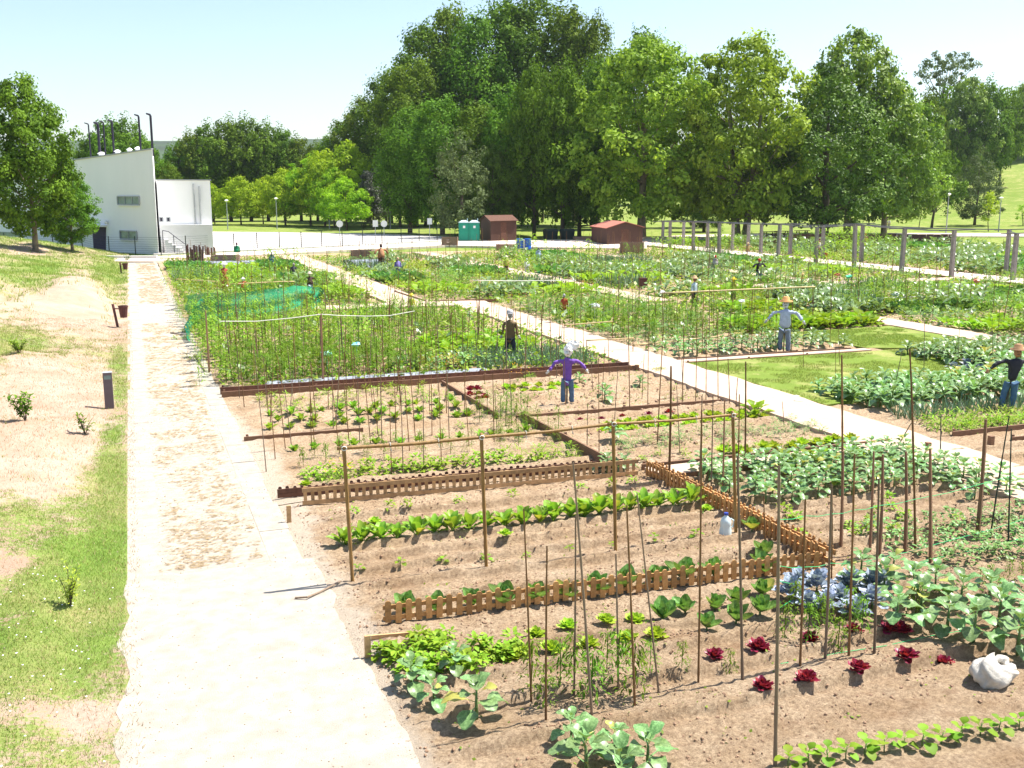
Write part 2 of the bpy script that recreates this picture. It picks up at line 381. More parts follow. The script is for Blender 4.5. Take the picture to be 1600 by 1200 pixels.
# ------------------------------------------------------------ soil with furrows
ROWS = [8.5, 9.25, 9.9, 10.45, 12.2, 12.9, 13.5, 14.0, 14.5, 15.3, 15.95]
def soil_h(X, Y):
    n1 = fbm(X*3.1, Y*3.1, 31, 3)-.5; n2 = fbm(X*11, Y*11, 33, 3)-.45
    h = .02+.06*n1+.10*np.clip(n2, 0, 1)+.03*n2
    wv = Y+.05*np.sin(X*1.3)+.12*(fbm(X*.8, Y*.3, 37, 2)-.5)
    near = smooth((17.0-Y)/.4)
    for r in ROWS: u = wv-r; h = h+near*(.11*smooth((u+.03)/.06)*np.exp(-np.clip(u, 0, None)/.2)-.03*np.exp(-((u+.07)/.05)**2))*smooth((X-2.5)/.4)
    far = smooth((Y-17.2)/.4)
    h = h+far*.04*np.sin(wv*2*math.pi/.62)*smooth((X-2.6)/.6)
    e = smooth((X-1.95)/.5)
    return .012+h*e*.95
def soil_edge(X, Y): return np.clip(1-(X-1.9-.55*fbm(Y*1.1, Y*0+3, 41))/.75, 0, 1)*smooth((30-Y)/12)+.35*np.clip(1-(X-1.9)/.4, 0, 1)
NX = np.concatenate([np.linspace(1.8, 13.2, 285), np.linspace(13.3, 19, 60)]); NY = np.concatenate([np.linspace(6.2, 12.8, 240), np.linspace(12.83, 17.2, 150)])
gridmesh('garden_soil', NX, NY, soil_h, SM, attrs={'g': soil_edge})
gridmesh('garden_soil', np.concatenate([np.linspace(1.8, 20, 150), np.linspace(20.3, 75, 90)]), np.concatenate([np.linspace(17.2, 34, 190), np.linspace(34.4, 90, 130)]),
         lambda x, y: soil_h(x, y)*smooth((60-y)/25)+.012, SM, attrs={'g': soil_edge})
gridmesh('garden_soil', np.linspace(19, 60, 100), np.linspace(8, 17.2, 50), lambda x, y: .02+.04*(fbm(x*2, y*2, 4)-.5), SM, attrs={'g': lambda x, y: x*0})

def strip(name, x0, x1, y0, y1, z, m, wob=.06, n=None, th=.05, sd=0):
    """a path with gently uneven edges"""
    n = n or max(4, int(max(abs(y1-y0), abs(x1-x0))/.35)); P = []
    if abs(y1-y0) >= abs(x1-x0):
        t = np.linspace(y0, y1, n); a = x0+wob*(fbm(t*1.3, t*0+sd, 51)-.5)*2; b = x1+wob*(fbm(t*1.3, t*0+sd+9, 52)-.5)*2
        P = list(zip(a, t))+list(zip(b[::-1], t[::-1]))
    else:
        t = np.linspace(x0, x1, n); a = y0+wob*(fbm(t*1.3, t*0+sd, 51)-.5)*2; b = y1+wob*(fbm(t*1.3, t*0+sd+9, 52)-.5)*2
        P = list(zip(t, a))+list(zip(t[::-1], b[::-1]))
    return poly(name, P, z, m, thick=th)
# main path: plain concrete near, paving strip between two pale kerb bands further on
strip('path', -.36, 2.2, 3, 14.4, .034, CONC, .16, n=90, th=.1, sd=1)
poly('paving_strip', [(.12, 14.4), (1.6, 14.4), (1.45, 85.5), (.12, 85.5)], .028, PAVE, thick=.09)
KB = MB(); 
for k in range(48):
    y0 = 14.4+k*1.48; box(KB, -.35, y0, -.05, .12, y0+1.475, .031+.003*math.sin(k*3.1))
kl = KB.obj('kerb', CONC, kind='structure')
for k in range(48):
    y0 = 14.4+k*1.48; t = (y0-14.4)/71; x0 = 1.6-.15*t; x1 = 2.05-.35*t+.03*math.sin(k*2.3)
    o = MB(); box(o, x0, y0, -.05, x1, y0+1.47, .031+.003*math.sin(k*1.7)); q = o.obj('kerb_slab', CONC, kl)
    o = MB()
# slabs of one kerb are parts of it; the left band is the kerb's own mesh
strip('path', 14.05, 15.85, 7, 47.0, .125, BEIGE, .12, th=.12, sd=2)
strip('path', 11.3, 13.3, 48.2, 87.5, .122, BEIGE, .12, th=.12, sd=3)
poly('path', [(11.3, 48.4), (13.3, 48.4), (15.85, 46.8), (14.05, 45.4), (12.4, 45.6), (7.6, 45.8), (7.6, 47.3), (11.2, 47.5)], .131, BEIGE, thick=.12)
strip('path', 23.0, 24.5, 44, 88, .122, BEIGE, .12, th=.12, sd=4)
strip('path', 28.0, 29.5, 25.5, 35.5, .122, BEIGE, .12, th=.12, sd=5)
strip('path', 36.9, 38.2, 50, 78, .122, BEIGE, .12, th=.12, sd=6)
strip('path', 30, 47.8, 48.6, 50.2, .127, BEIGE, .12, th=.12, sd=7)
strip('path', 47.9, 50.8, 20, 98, .135, PALE, .06, th=.12, sd=8)
strip('path', 15.8, 23, 27.62, 28.0, .118, BEIGE, .05, th=.12, sd=11)
strip('path', 8.95, 14.1, 16.35, 16.95, .117, BEIGE, .04, th=.1, sd=13)
strip('path', 2.1, 13.6, 27.3, 27.62, .09, BEIGE, .03, th=.08, sd=14)
def pp(*a, z=0): return [(G(x, y).x, G(x, y).y) for x, y in a]
poly('perimeter_path', pp((170, 411), (240, 411), (330, 404), (450, 398), (560, 392), (700, 385.5), (820, 388), (1010, 391), (1012, 377), (860, 376.5), (722, 377.5), (560, 386), (450, 392), (330, 398), (240, 403), (170, 404)), .138, PALE, thick=.2)
poly('road', pp((325, 394), (437, 389), (560, 383.5), (700, 376), (720, 371.5), (650, 368), (560, 365.5), (450, 363.5), (333, 362.5), (250, 363), (240, 398)), .05, ASPH, thick=.12)
poly('park_path', pp((1012, 383), (1090, 374), (1200, 371), (1330, 369.5), (1600, 370), (1700, 371), (1700, 364.5), (1600, 365), (1330, 364.5), (1200, 365.5), (1080, 367.5), (1000, 372)), .06, PALE, thick=.12)
poly('park_path', pp((1010, 377.5), (1085, 373.2), (1078, 371), (1010, 374)), .07, PALE, thick=.12)
poly('lawn_bed', [(15.95, 20.7), (15.9, 27.45), (24, 27.5), (24.6, 22.6), (19.8, 21.2)], .10, LM, thick=.1)
poly('lawn_bed', [(23.2, 28.1), (22.6, 32.3), (27.9, 32.6), (27.95, 26.6), (24.5, 27.6)], .104, LM, thick=.1)

# ------------------------------------------------------------ colours of things
BAMB = mat('bamboo', (.19, .10, .04), .6, .35, 7, .2, 40, obvar=.3, stretch=(6, 6, 1.2))
BAMB2 = mat('old grey cane', (.20, .145, .10), .7, .35, 7, .2, 40, obvar=.3, stretch=(6, 6, 1.2))
BAMBL = mat('pale cane', (.55, .42, .2), .6, .25, 7, .1, 40, obvar=.15)
BAMBY = mat('thick yellow bamboo', (.27, .155, .05), .5, .3, 5, .2, 40, stretch=(5, 5, 1))
PLANK = mat('weathered brown plank', (.24, .135, .08), .8, .3, 8, .4, 30, obvar=.15, stretch=(.6, 6, 6))
PLANKD = mat('dark brown plank', (.12, .055, .035), .8, .3, 8, .4, 30, obvar=.15)
LATT = mat('honey lattice wood', (.50, .31, .15), .75, .3, 9, .4, 40, obvar=.25)
PICK = mat('orange stained picket wood', (.50, .27, .10), .75, .35, 9, .4, 40, obvar=.28)
GRANITE = mat('grey granite', (.27, .24, .225), .85, .3, 14, .4, 40, obvar=.12)
WIRE = mat('dark wire', (.12, .12, .13), .5, .1, 5)
DARKG = mat('dark green steel', (.02, .035, .03), .5, .1, 5)
WHITEW = mat('white render', (.87, .87, .87), .9, .03, .35, .05, 30, stretch=(1, 1, .3))
GREYW = mat('greyish render', (.66, .65, .64), .9, .06, .8, .05, 30)
GLASS = mat('grey window glass', (.18, .26, .26), .15, .3, 1.5, spec=.6)
FRAME = mat('grey frame', (.35, .37, .38), .5, .1, 4)
BLACKM = mat('dark metal flue', (.035, .03, .05), .45, .2, 4)
PURPLE = mat('dark purple door', (.035, .02, .07), .6, .2, 3)
BOLL = mat('grey brown bollard', (.135, .105, .115), .55, .1, 4)
BASKET = mat('brown painted steel', (.10, .035, .03), .6, .2, 8)
WHITEM = mat('white paint', (.8, .8, .8), .5, .05, 4)
TEAL = mat('green plastic cabin', (.01, .26, .17), .45, .1, 2)
TEALT = mat('translucent grey roof', (.45, .56, .58), .4, .1, 3)
HUTW = mat('brown hut boards', (.085, .042, .03), .7, .25, 6, .2, 20, obvar=.12, stretch=(5, 5, .6))
HUTR = mat('terracotta hut roof', (.40, .15, .11), .75, .15, 3, .2, 20)
BLUEB = mat('blue plastic', (.02, .12, .55), .4, .1, 3)
WICK = mat('woven cane panel', (.27, .18, .13), .9, .3, 10, .5, 30, obvar=.15)
WICKD = mat('dark stick panel', (.12, .06, .05), .9, .3, 10, .5, 30, obvar=.15)
FILM = mat('grey mulch film', (.30, .32, .37), .35, .3, 5, .5, 12)
JUG = mat('milky plastic jug', (.62, .72, .72), .3, .08, 3)
CAPB = mat('blue cap', (.03, .06, .35), .4, .05, 3)
SACK = mat('white woven sack', (.60, .56, .49), .75, .22, 6, .9, 18)
GSTR = mat('green string', (.03, .42, .14), .5, .1, 5)
WSTR = mat('white cord', (.7, .68, .6), .7, .1, 5)
STONE = mat('pale stone', (.55, .48, .40), .9, .2, 5, .5, 20)

# ------------------------------------------------------------ leaves and plants
def leaf(L, W, ny=6, nx=4, arch=1.2, cup=.25, wave=.05, seed=0, pet=.25, tint=.5, petw=.08, tip=.8):
    """a leaf growing along +Y; arch = how far it bends down (radians), pet = share that is stalk"""
    rg = np.random.default_rng(seed); t = np.linspace(0, 1, ny+1); s = np.linspace(-1, 1, nx+1)
    a = -arch*t**1.4; dy = np.cos(a); dz = np.sin(a); y = np.concatenate([[0], np.cumsum((dy[1:]+dy[:-1])/2)])*L/ny; z = np.concatenate([[0], np.cumsum((dz[1:]+dz[:-1])/2)])*L/ny
    u = np.clip((t-pet)/(1-pet), 0, 1); wd = np.clip(np.sin(math.pi*u**tip), 0, 1)**.5*(1-petw)+petw*(1-u); wd[-1] = .22
    V = []
    for i in range(ny+1):
        e = 1+(.16*(rg.random(nx+1)-.5) if 0 < i < ny else 0)
        x = s*W/2*wd[i]*e; zz = cup*W*(np.abs(s)**1.5)*wd[i]*.6+wave*L*np.sin(i*2.1+s*3+seed)*np.abs(s)*wd[i]+wave*L*(rg.random(nx+1)-.5)*wd[i]
        V.append(np.stack([x, y[i]-zz*math.sin(a[i]), z[i]+zz*math.cos(a[i])], 1))
    V = np.concatenate(V); n = nx+1
    Q = [[i*n+j, i*n+j+1, (i+1)*n+j+1, (i+1)*n+j] for i in range(ny) for j in range(nx)]
    mid = np.array([.62 if (abs(s[j]+s[j+1]) < .6) else tint for i in range(ny) for j in range(nx)]) if nx > 2 else np.full(len(Q), tint)
    return V, np.array(Q), mid*0+tint+(mid-tint)*.4
def place(V, az, el, off=(0, 0, 0), sc_=1.):
    """tip a leaf up by el, turn it to az"""
    c, s = math.cos(el), math.sin(el); y = V[:, 1]*c-V[:, 2]*s; z = V[:, 1]*s+V[:, 2]*c; x = V[:, 0]
    c, s = math.cos(az), math.sin(az)
    return np.stack([x*c-y*s, x*s+y*c, z], 1)*sc_+np.array(off)
def pm(az, el, off, s): # the same as a matrix
    return Matrix.Translation(off) @ Matrix.Rotation(az, 4, 'Z') @ Matrix.Rotation(el, 4, 'X') @ Matrix.Scale(s, 4)
KALE = leafmat('kale leaf', (.05, .13, .03), (.20, .33, .12), .36, .28, .45, vein=.6, yel=.05)
CAB = leafmat('cabbage leaf', (.06, .15, .025), (.19, .33, .08), .42, .3, .35, vein=.4, yel=.04)
CHARD = leafmat('light green leaf', (.13, .28, .025), (.34, .50, .06), .45, .38, .3, yel=.06)
LETT = leafmat('lettuce leaf', (.26, .42, .035), (.50, .62, .07), .5, .35, .3)
REDL = leafmat('red lettuce leaf', (.14, .012, .03), (.36, .03, .07), .4, .25, .4)
REDC = leafmat('red cabbage leaf', (.07, .07, .13), (.27, .33, .42), .42, .18, .4, vein=.7)
TOM = leafmat('tomato leaf', (.06, .14, .012), (.20, .32, .03), .6, .36, .08)
BEAN = leafmat('bean leaf', (.09, .20, .015), (.30, .46, .04), .5, .38, .12)
POTA = leafmat('low leafy crop', (.14, .27, .015), (.38, .54, .05), .5, .38, .12)
ONI = leafmat('onion leaf', (.07, .15, .07), (.15, .25, .14), .45, .2, .4)
WEED = leafmat('weed', (.07, .15, .015), (.34, .46, .06), .6, .3, .2)
DRYG = leafmat('dry straw', (.34, .24, .12), (.55, .42, .24), .8, .2, .2)
GRASS = leafmat('grass blade', (.12, .21, .025), (.38, .44, .11), .6, .35, .25)
STEM = mat('green stem', (.12, .20, .06), .6, .2, 10)
MARI = leafmat('marigold petal', (.75, .22, .01), (.9, .45, .02), .6, .3, .2)

# specification: list of (leaf mesh number, az, el, offset, size); leaf shapes per kind
def rosette(n, el0, el1, s0, s1, r0=.0, z0=.02, z1=.02, nv=3, seed=0, ang=2.4):
    rg = random.Random(seed); out = []
    for i in range(n):
        t = i/max(1, n-1); az = i*ang+rg.uniform(-.25, .25); el = el0+(el1-el0)*t+rg.uniform(-.12, .12); s = (s0+(s1-s0)*t)*rg.uniform(.88, 1.12)
        out.append((rg.randrange(nv), az, el, (r0*(1-t)*-math.sin(az), r0*(1-t)*math.cos(az), z0+(z1-z0)*t), s))
    return out
KIND = {}
def kind(key, material, leaves, low, specs, stem=None): KIND[key] = dict(m=material, hi=leaves, lo=low, sp=specs, stem=stem, mesh={})
kind('kale', KALE, [leaf(.42, .26, 7, 4, 1.1, .22, .05, s, .35, .35+.15*s) for s in range(3)], [leaf(.42, .27, 3, 2, 1.1, .25, .06, s, .3, .3+.2*s) for s in range(3)],
     [rosette(11, .15, 1.2, 1., .55, .02, .18, .42, 3, s) for s in range(3)], (.02, .36))
kind('cabbage', CAB, [leaf(.24, .21, 6, 4, -.55, .5, .03, s, .08, .35+.15*s, .3, .9) for s in range(3)], [leaf(.25, .22, 3, 2, -.5, .5, .03, s, .08, .3+.2*s, .3, .9) for s in range(3)],
     [rosette(11, .35, 1.35, 1.1, .7, .02, .05, .10, 3, s+10) for s in range(3)], (.015, .08))
kind('chard', CHARD, [leaf(.34, .17, 6, 4, .5, .3, .05, s, .22, .35+.15*s, .16) for s in range(3)], [leaf(.34, .18, 3, 2, .5, .3, .05, s, .2, .3+.2*s) for s in range(3)],
     [rosette(10, .7, 1.35, .95, .9, .03, .01, .03, 3, s+20) for s in range(3)], (.015, .05))
kind('lettuce', LETT, [leaf(.13, .12, 4, 4, -.3, .4, .13, s, .05, .35+.2*s, .4, .9) for s in range(3)], [leaf(.14, .13, 2, 2, -.3, .4, .1, s, .05, .3+.2*s, .4) for s in range(3)],
     [rosette(26, .1, 1.4, 1.0, .55, .03, .015, .05, 3, s+30) for s in range(3)], (.01, .03))
kind('red_lettuce', REDL, [leaf(.16, .14, 4, 4, -.3, .4, .15, s, .05, .3+.25*s, .4, .9) for s in range(3)], [leaf(.16, .14, 2, 2, -.3, .4, .1, s, .05, .3+.2*s, .4) for s in range(3)],
     [rosette(30, .15, 1.45, .95, .55, .03, .015, .06, 3, s+40) for s in range(3)], (.01, .03))
kind('red_cabbage', REDC, [leaf(.30, .19, 7, 4, .35, .3, .07, s, .2, .3+.2*s, .1, .85) for s in range(3)], [leaf(.33, .29, 3, 2, -.35, .45, .05, s, .1, .3+.2*s) for s in range(3)],
     [rosette(17, .25, 1.35, 1.1, .7, .02, .06, .16, 3, s+50) for s in range(3)], (.02, .1))
kind('seedling', BEAN, [leaf(.13, .10, 4, 2, .9, .15, .03, s, .3, .35+.2*s) for s in range(3)], [leaf(.13, .10, 2, 2, .9, .15, .03, s, .3, .35+.2*s) for s in range(3)],
     [rosette(6, .2, 1., 1.05, .75, .01, .07, .12, 3, s+60) for s in range(3)], (.006, .12))
kind('squash', POTA, [leaf(.42, .24, 5, 4, .7, .2, .04, s, .42, .35+.15*s, .05, .9) for s in range(3)], [leaf(.42, .24, 3, 2, .7, .2, .04, s, .42, .3+.2*s, .06, .9) for s in range(3)],
     [rosette(12, .5, 1.25, 1., .9, .06, .02, .05, 3, s+70) for s in range(3)], None)
kind('onion', ONI, [leaf(.42, .03, 4, 1, .35, 0, .01, s, 0, .3+.2*s, .8) for s in range(3)], [leaf(.42, .035, 2, 1, .35, 0, .01, s, 0, .3+.2*s, .8) for s in range(3)],
     [rosette(7, 1.0, 1.5, 1., 1., .02, .0, .02, 3, s+80) for s in range(3)], None)
def bushspec(n, R, H, s0, s1, seed, up=.3):
    rg = random.Random(seed); out = []
    for i in range(n):
        a = rg.uniform(0, 6.28); h = rg.random()**.8; r = R*math.sqrt(rg.random())*(.55+.6*math.sin(math.pi*min(1, h+.25)))
        out.append((rg.randrange(3), a+rg.uniform(-1, 1), rg.uniform(-.5, .9)*.8+up*h, (-r*math.sin(a), r*math.cos(a), .03+h*H), rg.uniform(s0, s1)))
    return out
lf = [leaf(.095, .028, 2, 2, 1.3, .1, .04, s, .1, .2+.3*s) for s in range(3)]; lo = [leaf(.12, .055, 1, 2, .6, .1, .04, s, .0, .2+.3*s, .2) for s in range(3)]
kind('tomato', TOM, lf, lo, [bushspec(120, .16, .75, .7, 1.4, s+90, -.3) for s in range(3)], (.009, .7))
lf2 = [leaf(.08, .06, 2, 2, .6, .2, .04, s, .1, .25+.25*s, .2) for s in range(3)]
kind('potato', POTA, lf2, [leaf(.10, .075, 1, 2, .6, .2, .04, s, .0, .25+.25*s, .2) for s in range(3)], [bushspec(34, .12, .13, .7, 1.25, s+100) for s in range(3)], None)
kind('potato_plant', CAB, lf2, [leaf(.12, .085, 1, 2, .6, .2, .04, s, .0, .15+.3*s, .2) for s in range(3)], [bushspec(60, .2, .32, .8, 1.4, s+110) for s in range(3)], None)
lf3 = [leaf(.13, .11, 2, 2, .8, .1, .03, s, .2, .2+.3*s, .2) for s in range(3)]
kind('climbing_bean', BEAN, lf3, [leaf(.15, .13, 1, 2, .6, .1, .03, s, .0, .2+.3*s, .3) for s in range(3)], [bushspec(60, .16, 1.25, .7, 1.2, s+120, 0) for s in range(3)], (.006, 1.3))
kind('weed', WEED, lf, [leaf(.16, .03, 1, 1, .6, 0, .0, s, .0, .2+.3*s, .6) for s in range(3)], [rosette(12, .3, 1.4, .6, 1.1, .05, .0, .02, 3, s+130) for s in range(3)], None)
NAMES = dict(kale=('kale_plant', 'kale'), cabbage=('cabbage', 'cabbage'), chard=('leafy_green_plant', 'leafy green'), lettuce=('lettuce', 'lettuce'), red_lettuce=('red_lettuce', 'red lettuce'),
             red_cabbage=('red_cabbage', 'red cabbage'), seedling=('bean_seedling', 'seedling'), squash=('squash_plant', 'squash plant'), onion=('onion_plant', 'onion'), tomato=('tomato_plant', 'tomato plant'),
             potato=('low_leafy_plant', 'leafy plant'), potato_plant=('potato_plant', 'potato plant'), climbing_bean=('climbing_bean_plant', 'bean plant'), weed=('weed_tuft', 'weed'))
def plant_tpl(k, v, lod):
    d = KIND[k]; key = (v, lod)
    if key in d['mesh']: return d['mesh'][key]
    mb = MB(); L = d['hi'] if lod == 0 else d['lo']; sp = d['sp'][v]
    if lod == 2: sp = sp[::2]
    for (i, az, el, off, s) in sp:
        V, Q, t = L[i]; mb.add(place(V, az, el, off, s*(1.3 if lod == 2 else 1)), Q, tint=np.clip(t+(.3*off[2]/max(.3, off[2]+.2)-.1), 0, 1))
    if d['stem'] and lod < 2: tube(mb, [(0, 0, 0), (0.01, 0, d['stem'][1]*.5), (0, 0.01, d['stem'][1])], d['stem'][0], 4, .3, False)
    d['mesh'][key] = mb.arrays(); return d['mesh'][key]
_pm = {}
def plant_mesh(k, v, lod):
    if (k, v, lod) not in _pm:
        mb = MB(); V, Q, T, tq, tt = plant_tpl(k, v, lod); mb.add(V, Q, T if len(T) else None, tint=tq if not len(T) else .5)
        if len(T): mb.tq = [tq]; mb.tt = [tt]
        _pm[(k, v, lod)] = mb.mesh(NAMES[k][0], KIND[k]['m'], True)
    return _pm[(k, v, lod)]
_lm = {}
def leafmesh(k, i):
    if (k, i) not in _lm:
        mb = MB(); V, Q, t = KIND[k]['hi'][i]; mb.add(V, Q, tint=t); _lm[(k, i)] = mb.mesh('leaf', KIND[k]['m'], True)
    return _lm[(k, i)]
_sm = {}
def stemmesh(k):
    if k not in _sm:
        mb = MB(); r, h = KIND[k]['stem'] or (.012, .05); tube(mb, [(0, 0, -.02), (.006, 0, h*.5), (0, .006, h)], [r*1.2, r, r*.7], 6); _sm[k] = mb.mesh('stem', STEM, True)
    return _sm[k]
PLANTS = {k: [] for k in KIND}
def gz(x, y):
    """height of the garden ground"""
    if x < 1.8 or y > 90: return zt(x, y) if x < 1.8 else 0.
    h = float(soil_h(np.array(x), np.array(y)))
    return h if y < 34 else h*float(smooth(np.array((60-y)/25)))+.0
def plant(k, x, y, s=1., label=None, group=None, parts=False, first=False, z=None):
    PLANTS[k].append(dict(x=x, y=y, s=s, label=label, group=group, parts=parts, first=first, z=z))
def flush_plants():
    for k, L in PLANTS.items():
        L.sort(key=lambda p: (not p['first'], p['x']**2+p['y']**2)); nm, cat = NAMES[k]; rest = []
        for i, p in enumerate(L):
            z = gz(p['x'], p['y'])-.01 if p['z'] is None else p['z']; rz = random.uniform(0, 6.28); v = random.randrange(3)
            if i >= 285: rest.append((p, z, rz)); continue
            dist = math.hypot(p['x'], p['y']); lod = 0 if dist < 20 else 1
            if p['parts']:
                o = link(nm, stemmesh(k), None, (p['x'], p['y'], z), p['label'], cat, p['group']); o.rotation_euler.z = rz; o.scale = (p['s'],)*3
                for (j, az, el, off, s) in KIND[k]['sp'][v]:
                    c = link('leaf', leafmesh(k, j), o); c.matrix_local = pm(az+random.uniform(-.2, .2), el+random.uniform(-.12, .12), off, s*random.uniform(.9, 1.1))
            else:
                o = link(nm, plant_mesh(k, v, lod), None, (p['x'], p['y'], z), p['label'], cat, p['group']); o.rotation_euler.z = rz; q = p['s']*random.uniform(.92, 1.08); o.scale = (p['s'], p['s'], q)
        if rest:
            mb = MB()
            for v in range(3):
                for lod, sel in ((1, lambda d: d < 45), (2, lambda d: d >= 45)):
                    R = [r for j, r in enumerate(rest) if j % 3 == v and sel(math.hypot(r[0]['x'], r[0]['y']))]
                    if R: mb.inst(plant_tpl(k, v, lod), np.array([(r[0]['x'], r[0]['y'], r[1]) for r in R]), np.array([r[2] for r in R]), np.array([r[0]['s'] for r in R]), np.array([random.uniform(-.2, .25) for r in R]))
            mb.obj('more_'+nm if False else nm+'_mass', KIND[k]['m'], smooth_=True, kind='stuff', label='far-off '+cat+' plants massed in the beds', cat=cat+' mass')
# hooks for beds: rows run across (along X), like in the place
def bed(k, x0, x1, y0, y1, dx, dy, s=1., js=.15, jit=.3, label=None, group=None, parts=False, keep=1., block=None):
    y = y0; r = 0
    while y <= y1:
        x = x0+random.uniform(0, dx); c = 0
        while x <= x1:
            if random.random() < keep:
                lb = block or ('%s %s from left, %s row, %s' % (NAMES[k][1], nth(min(c, 38)), nth(min(r, 38)), group) if group else label)
                plant(k, x+random.uniform(-jit, jit)*dx, y+random.uniform(-jit, jit)*dy*.5, s*random.uniform(1-js, 1+js), lb, group, parts); c += 1
            x += dx*random.uniform(.85, 1.15)
        y += dy; r += 1

# ------------------------------------------------------------ trees
BARK = mat('grey brown bark', (.11, .085, .06), .9, .35, 3, .5, 12)
BARKP = mat('pale plane bark', (.26, .22, .15), .85, .45, 2.5, .3, 10)
LDARK = leafmat('dark poplar leaves', (.035, .085, .008), (.21, .34, .03), .6, .34, .08, .12)
LMID = leafmat('mid green leaves', (.05, .11, .01), (.21, .34, .03), .6, .36, .08, .12)
LPLANE = leafmat('yellow green plane leaves', (.10, .21, .012), (.40, .58, .07), .5, .40, .12, .06)
LPLANE2 = leafmat('fresh green plane leaves', (.05, .12, .01), (.36, .52, .08), .45, .36, .25, .06)
LLIME = leafmat('lime green leaves', (.17, .31, .015), (.48, .66, .04), .5, .48, .1, .08)
LOLIVE = leafmat('greyish leaves', (.07, .11, .035), (.20, .27, .10), .6, .25, .15, .08)
LBRONZE = leafmat('dark bronze leaves', (.025, .03, .02), (.16, .16, .11), .5, .15, .3, .08)
LSPRUCE = leafmat('deep green leaves', (.02, .06, .006), (.16, .29, .03), .5, .25, .15, .06)
def crown_arrays(prof, H, nclump, nleaf, cr, ls, seed, flat=.8, inner=.25, upright=0., lobes=5):
    """prof: list of (height share, radius) of the crown; returns tint-carrying leaf faces"""
    rg = np.random.default_rng(seed); hs = np.array([p[0] for p in prof])*H; rs = np.array([p[1] for p in prof])
    h = []; 
    dens = np.interp(np.linspace(hs[0], hs[-1], 200), hs, rs)+.3; cdf = np.cumsum(dens); cdf /= cdf[-1]
    hh = np.interp(rg.random(nclump), cdf, np.linspace(hs[0], hs[-1], 200))
    a = rg.random(nclump)*2*math.pi; R = np.interp(hh, hs, rs)
    lob = 1+.16*np.sin(a*lobes+hh*.5+seed)+.12*np.sin(a*(lobes-2)-hh*.9+seed*2)+.14*(fbm(a*2, hh*.5, seed+3)-.5)*2
    u = np.where(rg.random(nclump) < inner, rg.random(nclump)**.6, .78+.24*rg.random(nclump)); u = np.where(rg.random(nclump) < .12, 1.03+.16*rg.random(nclump), u)
    C = np.stack([np.cos(a)*R*u*lob, np.sin(a)*R*u*lob, hh+rg.normal(0, .2, nclump)], 1)
    ct = rg.random(nclump); cs = cr*(.45+.95*rg.random(nclump))
    n = nclump*nleaf; ci = np.repeat(np.arange(nclump), nleaf)
    d = rg.normal(size=(n, 3)); d /= np.linalg.norm(d, axis=1)[:, None]; r = rg.random(n)**.45
    P = C[ci]+d*(r*cs[ci])[:, None]*np.array([1, 1, flat])
    out = C[ci]-np.array([0, 0, 0])[None]; out[:, 2] = 0; out /= np.linalg.norm(out, axis=1)[:, None]+1e-6
    nr = d*.9+out*.5+np.array([0, 0, .55])+rg.normal(size=(n, 3))*.55; nr /= np.linalg.norm(nr, axis=1)[:, None]
    t1 = np.cross(nr, rg.normal(size=(n, 3))); t1 /= np.linalg.norm(t1, axis=1)[:, None]; t2 = np.cross(nr, t1)
    s = ls*(.6+.8*rg.random(n))[:, None]
    V = np.stack([P-t1*s*.5, P-t2*s*.3+nr*s*.06, P+t1*s*.5, P+t2*s*.3+nr*s*.06], 1).reshape(-1, 3)
    tint = np.clip(.02+.40*rg.random(n)+.60*ct[ci], 0, 1)
    return V, np.arange(n*4).reshape(-1, 4), tint, C
def tree_meshes(name, prof, H, nclump, nleaf, cr, ls, seed, leafm, bark, tr=.3, trunk_h=None, nlimb=7, split=1, **k):
    V, Q, t, C = crown_arrays(prof, H, nclump, nleaf, cr, ls, seed, **k)
    mb = MB(); mb.add(V, Q, tint=t); cm = mb.mesh('crown', leafm)
    mb = MB(); rg = random.Random(seed); th = trunk_h or prof[0][0]*H
    for sidx in range(split):
        a0 = rg.uniform(0, 6.28); sp = .0 if split == 1 else tr*1.3
        base = np.array([math.cos(a0+sidx*2.3)*sp, math.sin(a0+sidx*2.3)*sp, -.25]); lean = .02 if split == 1 else .10
        top = np.array([base[0]+math.cos(a0+sidx*2.3)*H*lean, base[1]+math.sin(a0+sidx*2.3)*H*lean, H*.82])
        P = [base+(top-base)*q+np.array([.12*math.sin(q*5+seed), .12*math.cos(q*4), 0]) for q in np.linspace(0, 1, 8)]
        tube(mb, P, np.array([1.25, 1, .9, .8, .62, .45, .28, .1])*tr, 8)
        for i in range(nlimb):
            c = C[rg.randrange(len(C))]; z0 = min(max(th*.8, c[2]*rg.uniform(.45, .75)), H*.7); q = (z0+.25)/(H*.82+.25); p0 = base+(top-base)*q
            mid = (p0+c)/2+np.array([0, 0, -.08*abs(c[2]-z0)]); tube(mb, [p0, mid, c], [tr*.38, tr*.24, tr*.06], 5)
    return cm, mb.mesh('trunk', bark, True), H
TT = {}
TT['poplar'] = [tree_meshes('p', [(.10, 1.5), (.22, 4.2), (.5, 5.6), (.72, 5.0), (.88, 3.2), (1, .8)], 27, 330, 80, 1.25, .42, s, LDARK, BARK, .38, nlimb=9, flat=1.35, inner=.3) for s in (1, 2)]
TT['poplar_mid'] = [tree_meshes('p', [(.12, 1.8), (.25, 4.4), (.5, 5.2), (.72, 4.4), (.88, 2.8), (1, .6)], 20, 240, 80, 1.15, .42, s, LMID, BARK, .34, nlimb=9, flat=1.15, inner=.3) for s in (3,)]
TT['plane'] = [tree_meshes('p', [(.12, 4.2), (.22, 7.0), (.45, 7.7), (.70, 6.5), (.9, 3.9), (1, 1.2)], 20, 480, 66, 1.1, .46, s, LPLANE, BARKP, .42, 2.8, 12, 1+(s % 2), flat=.85, inner=.35) for s in (4, 5)]
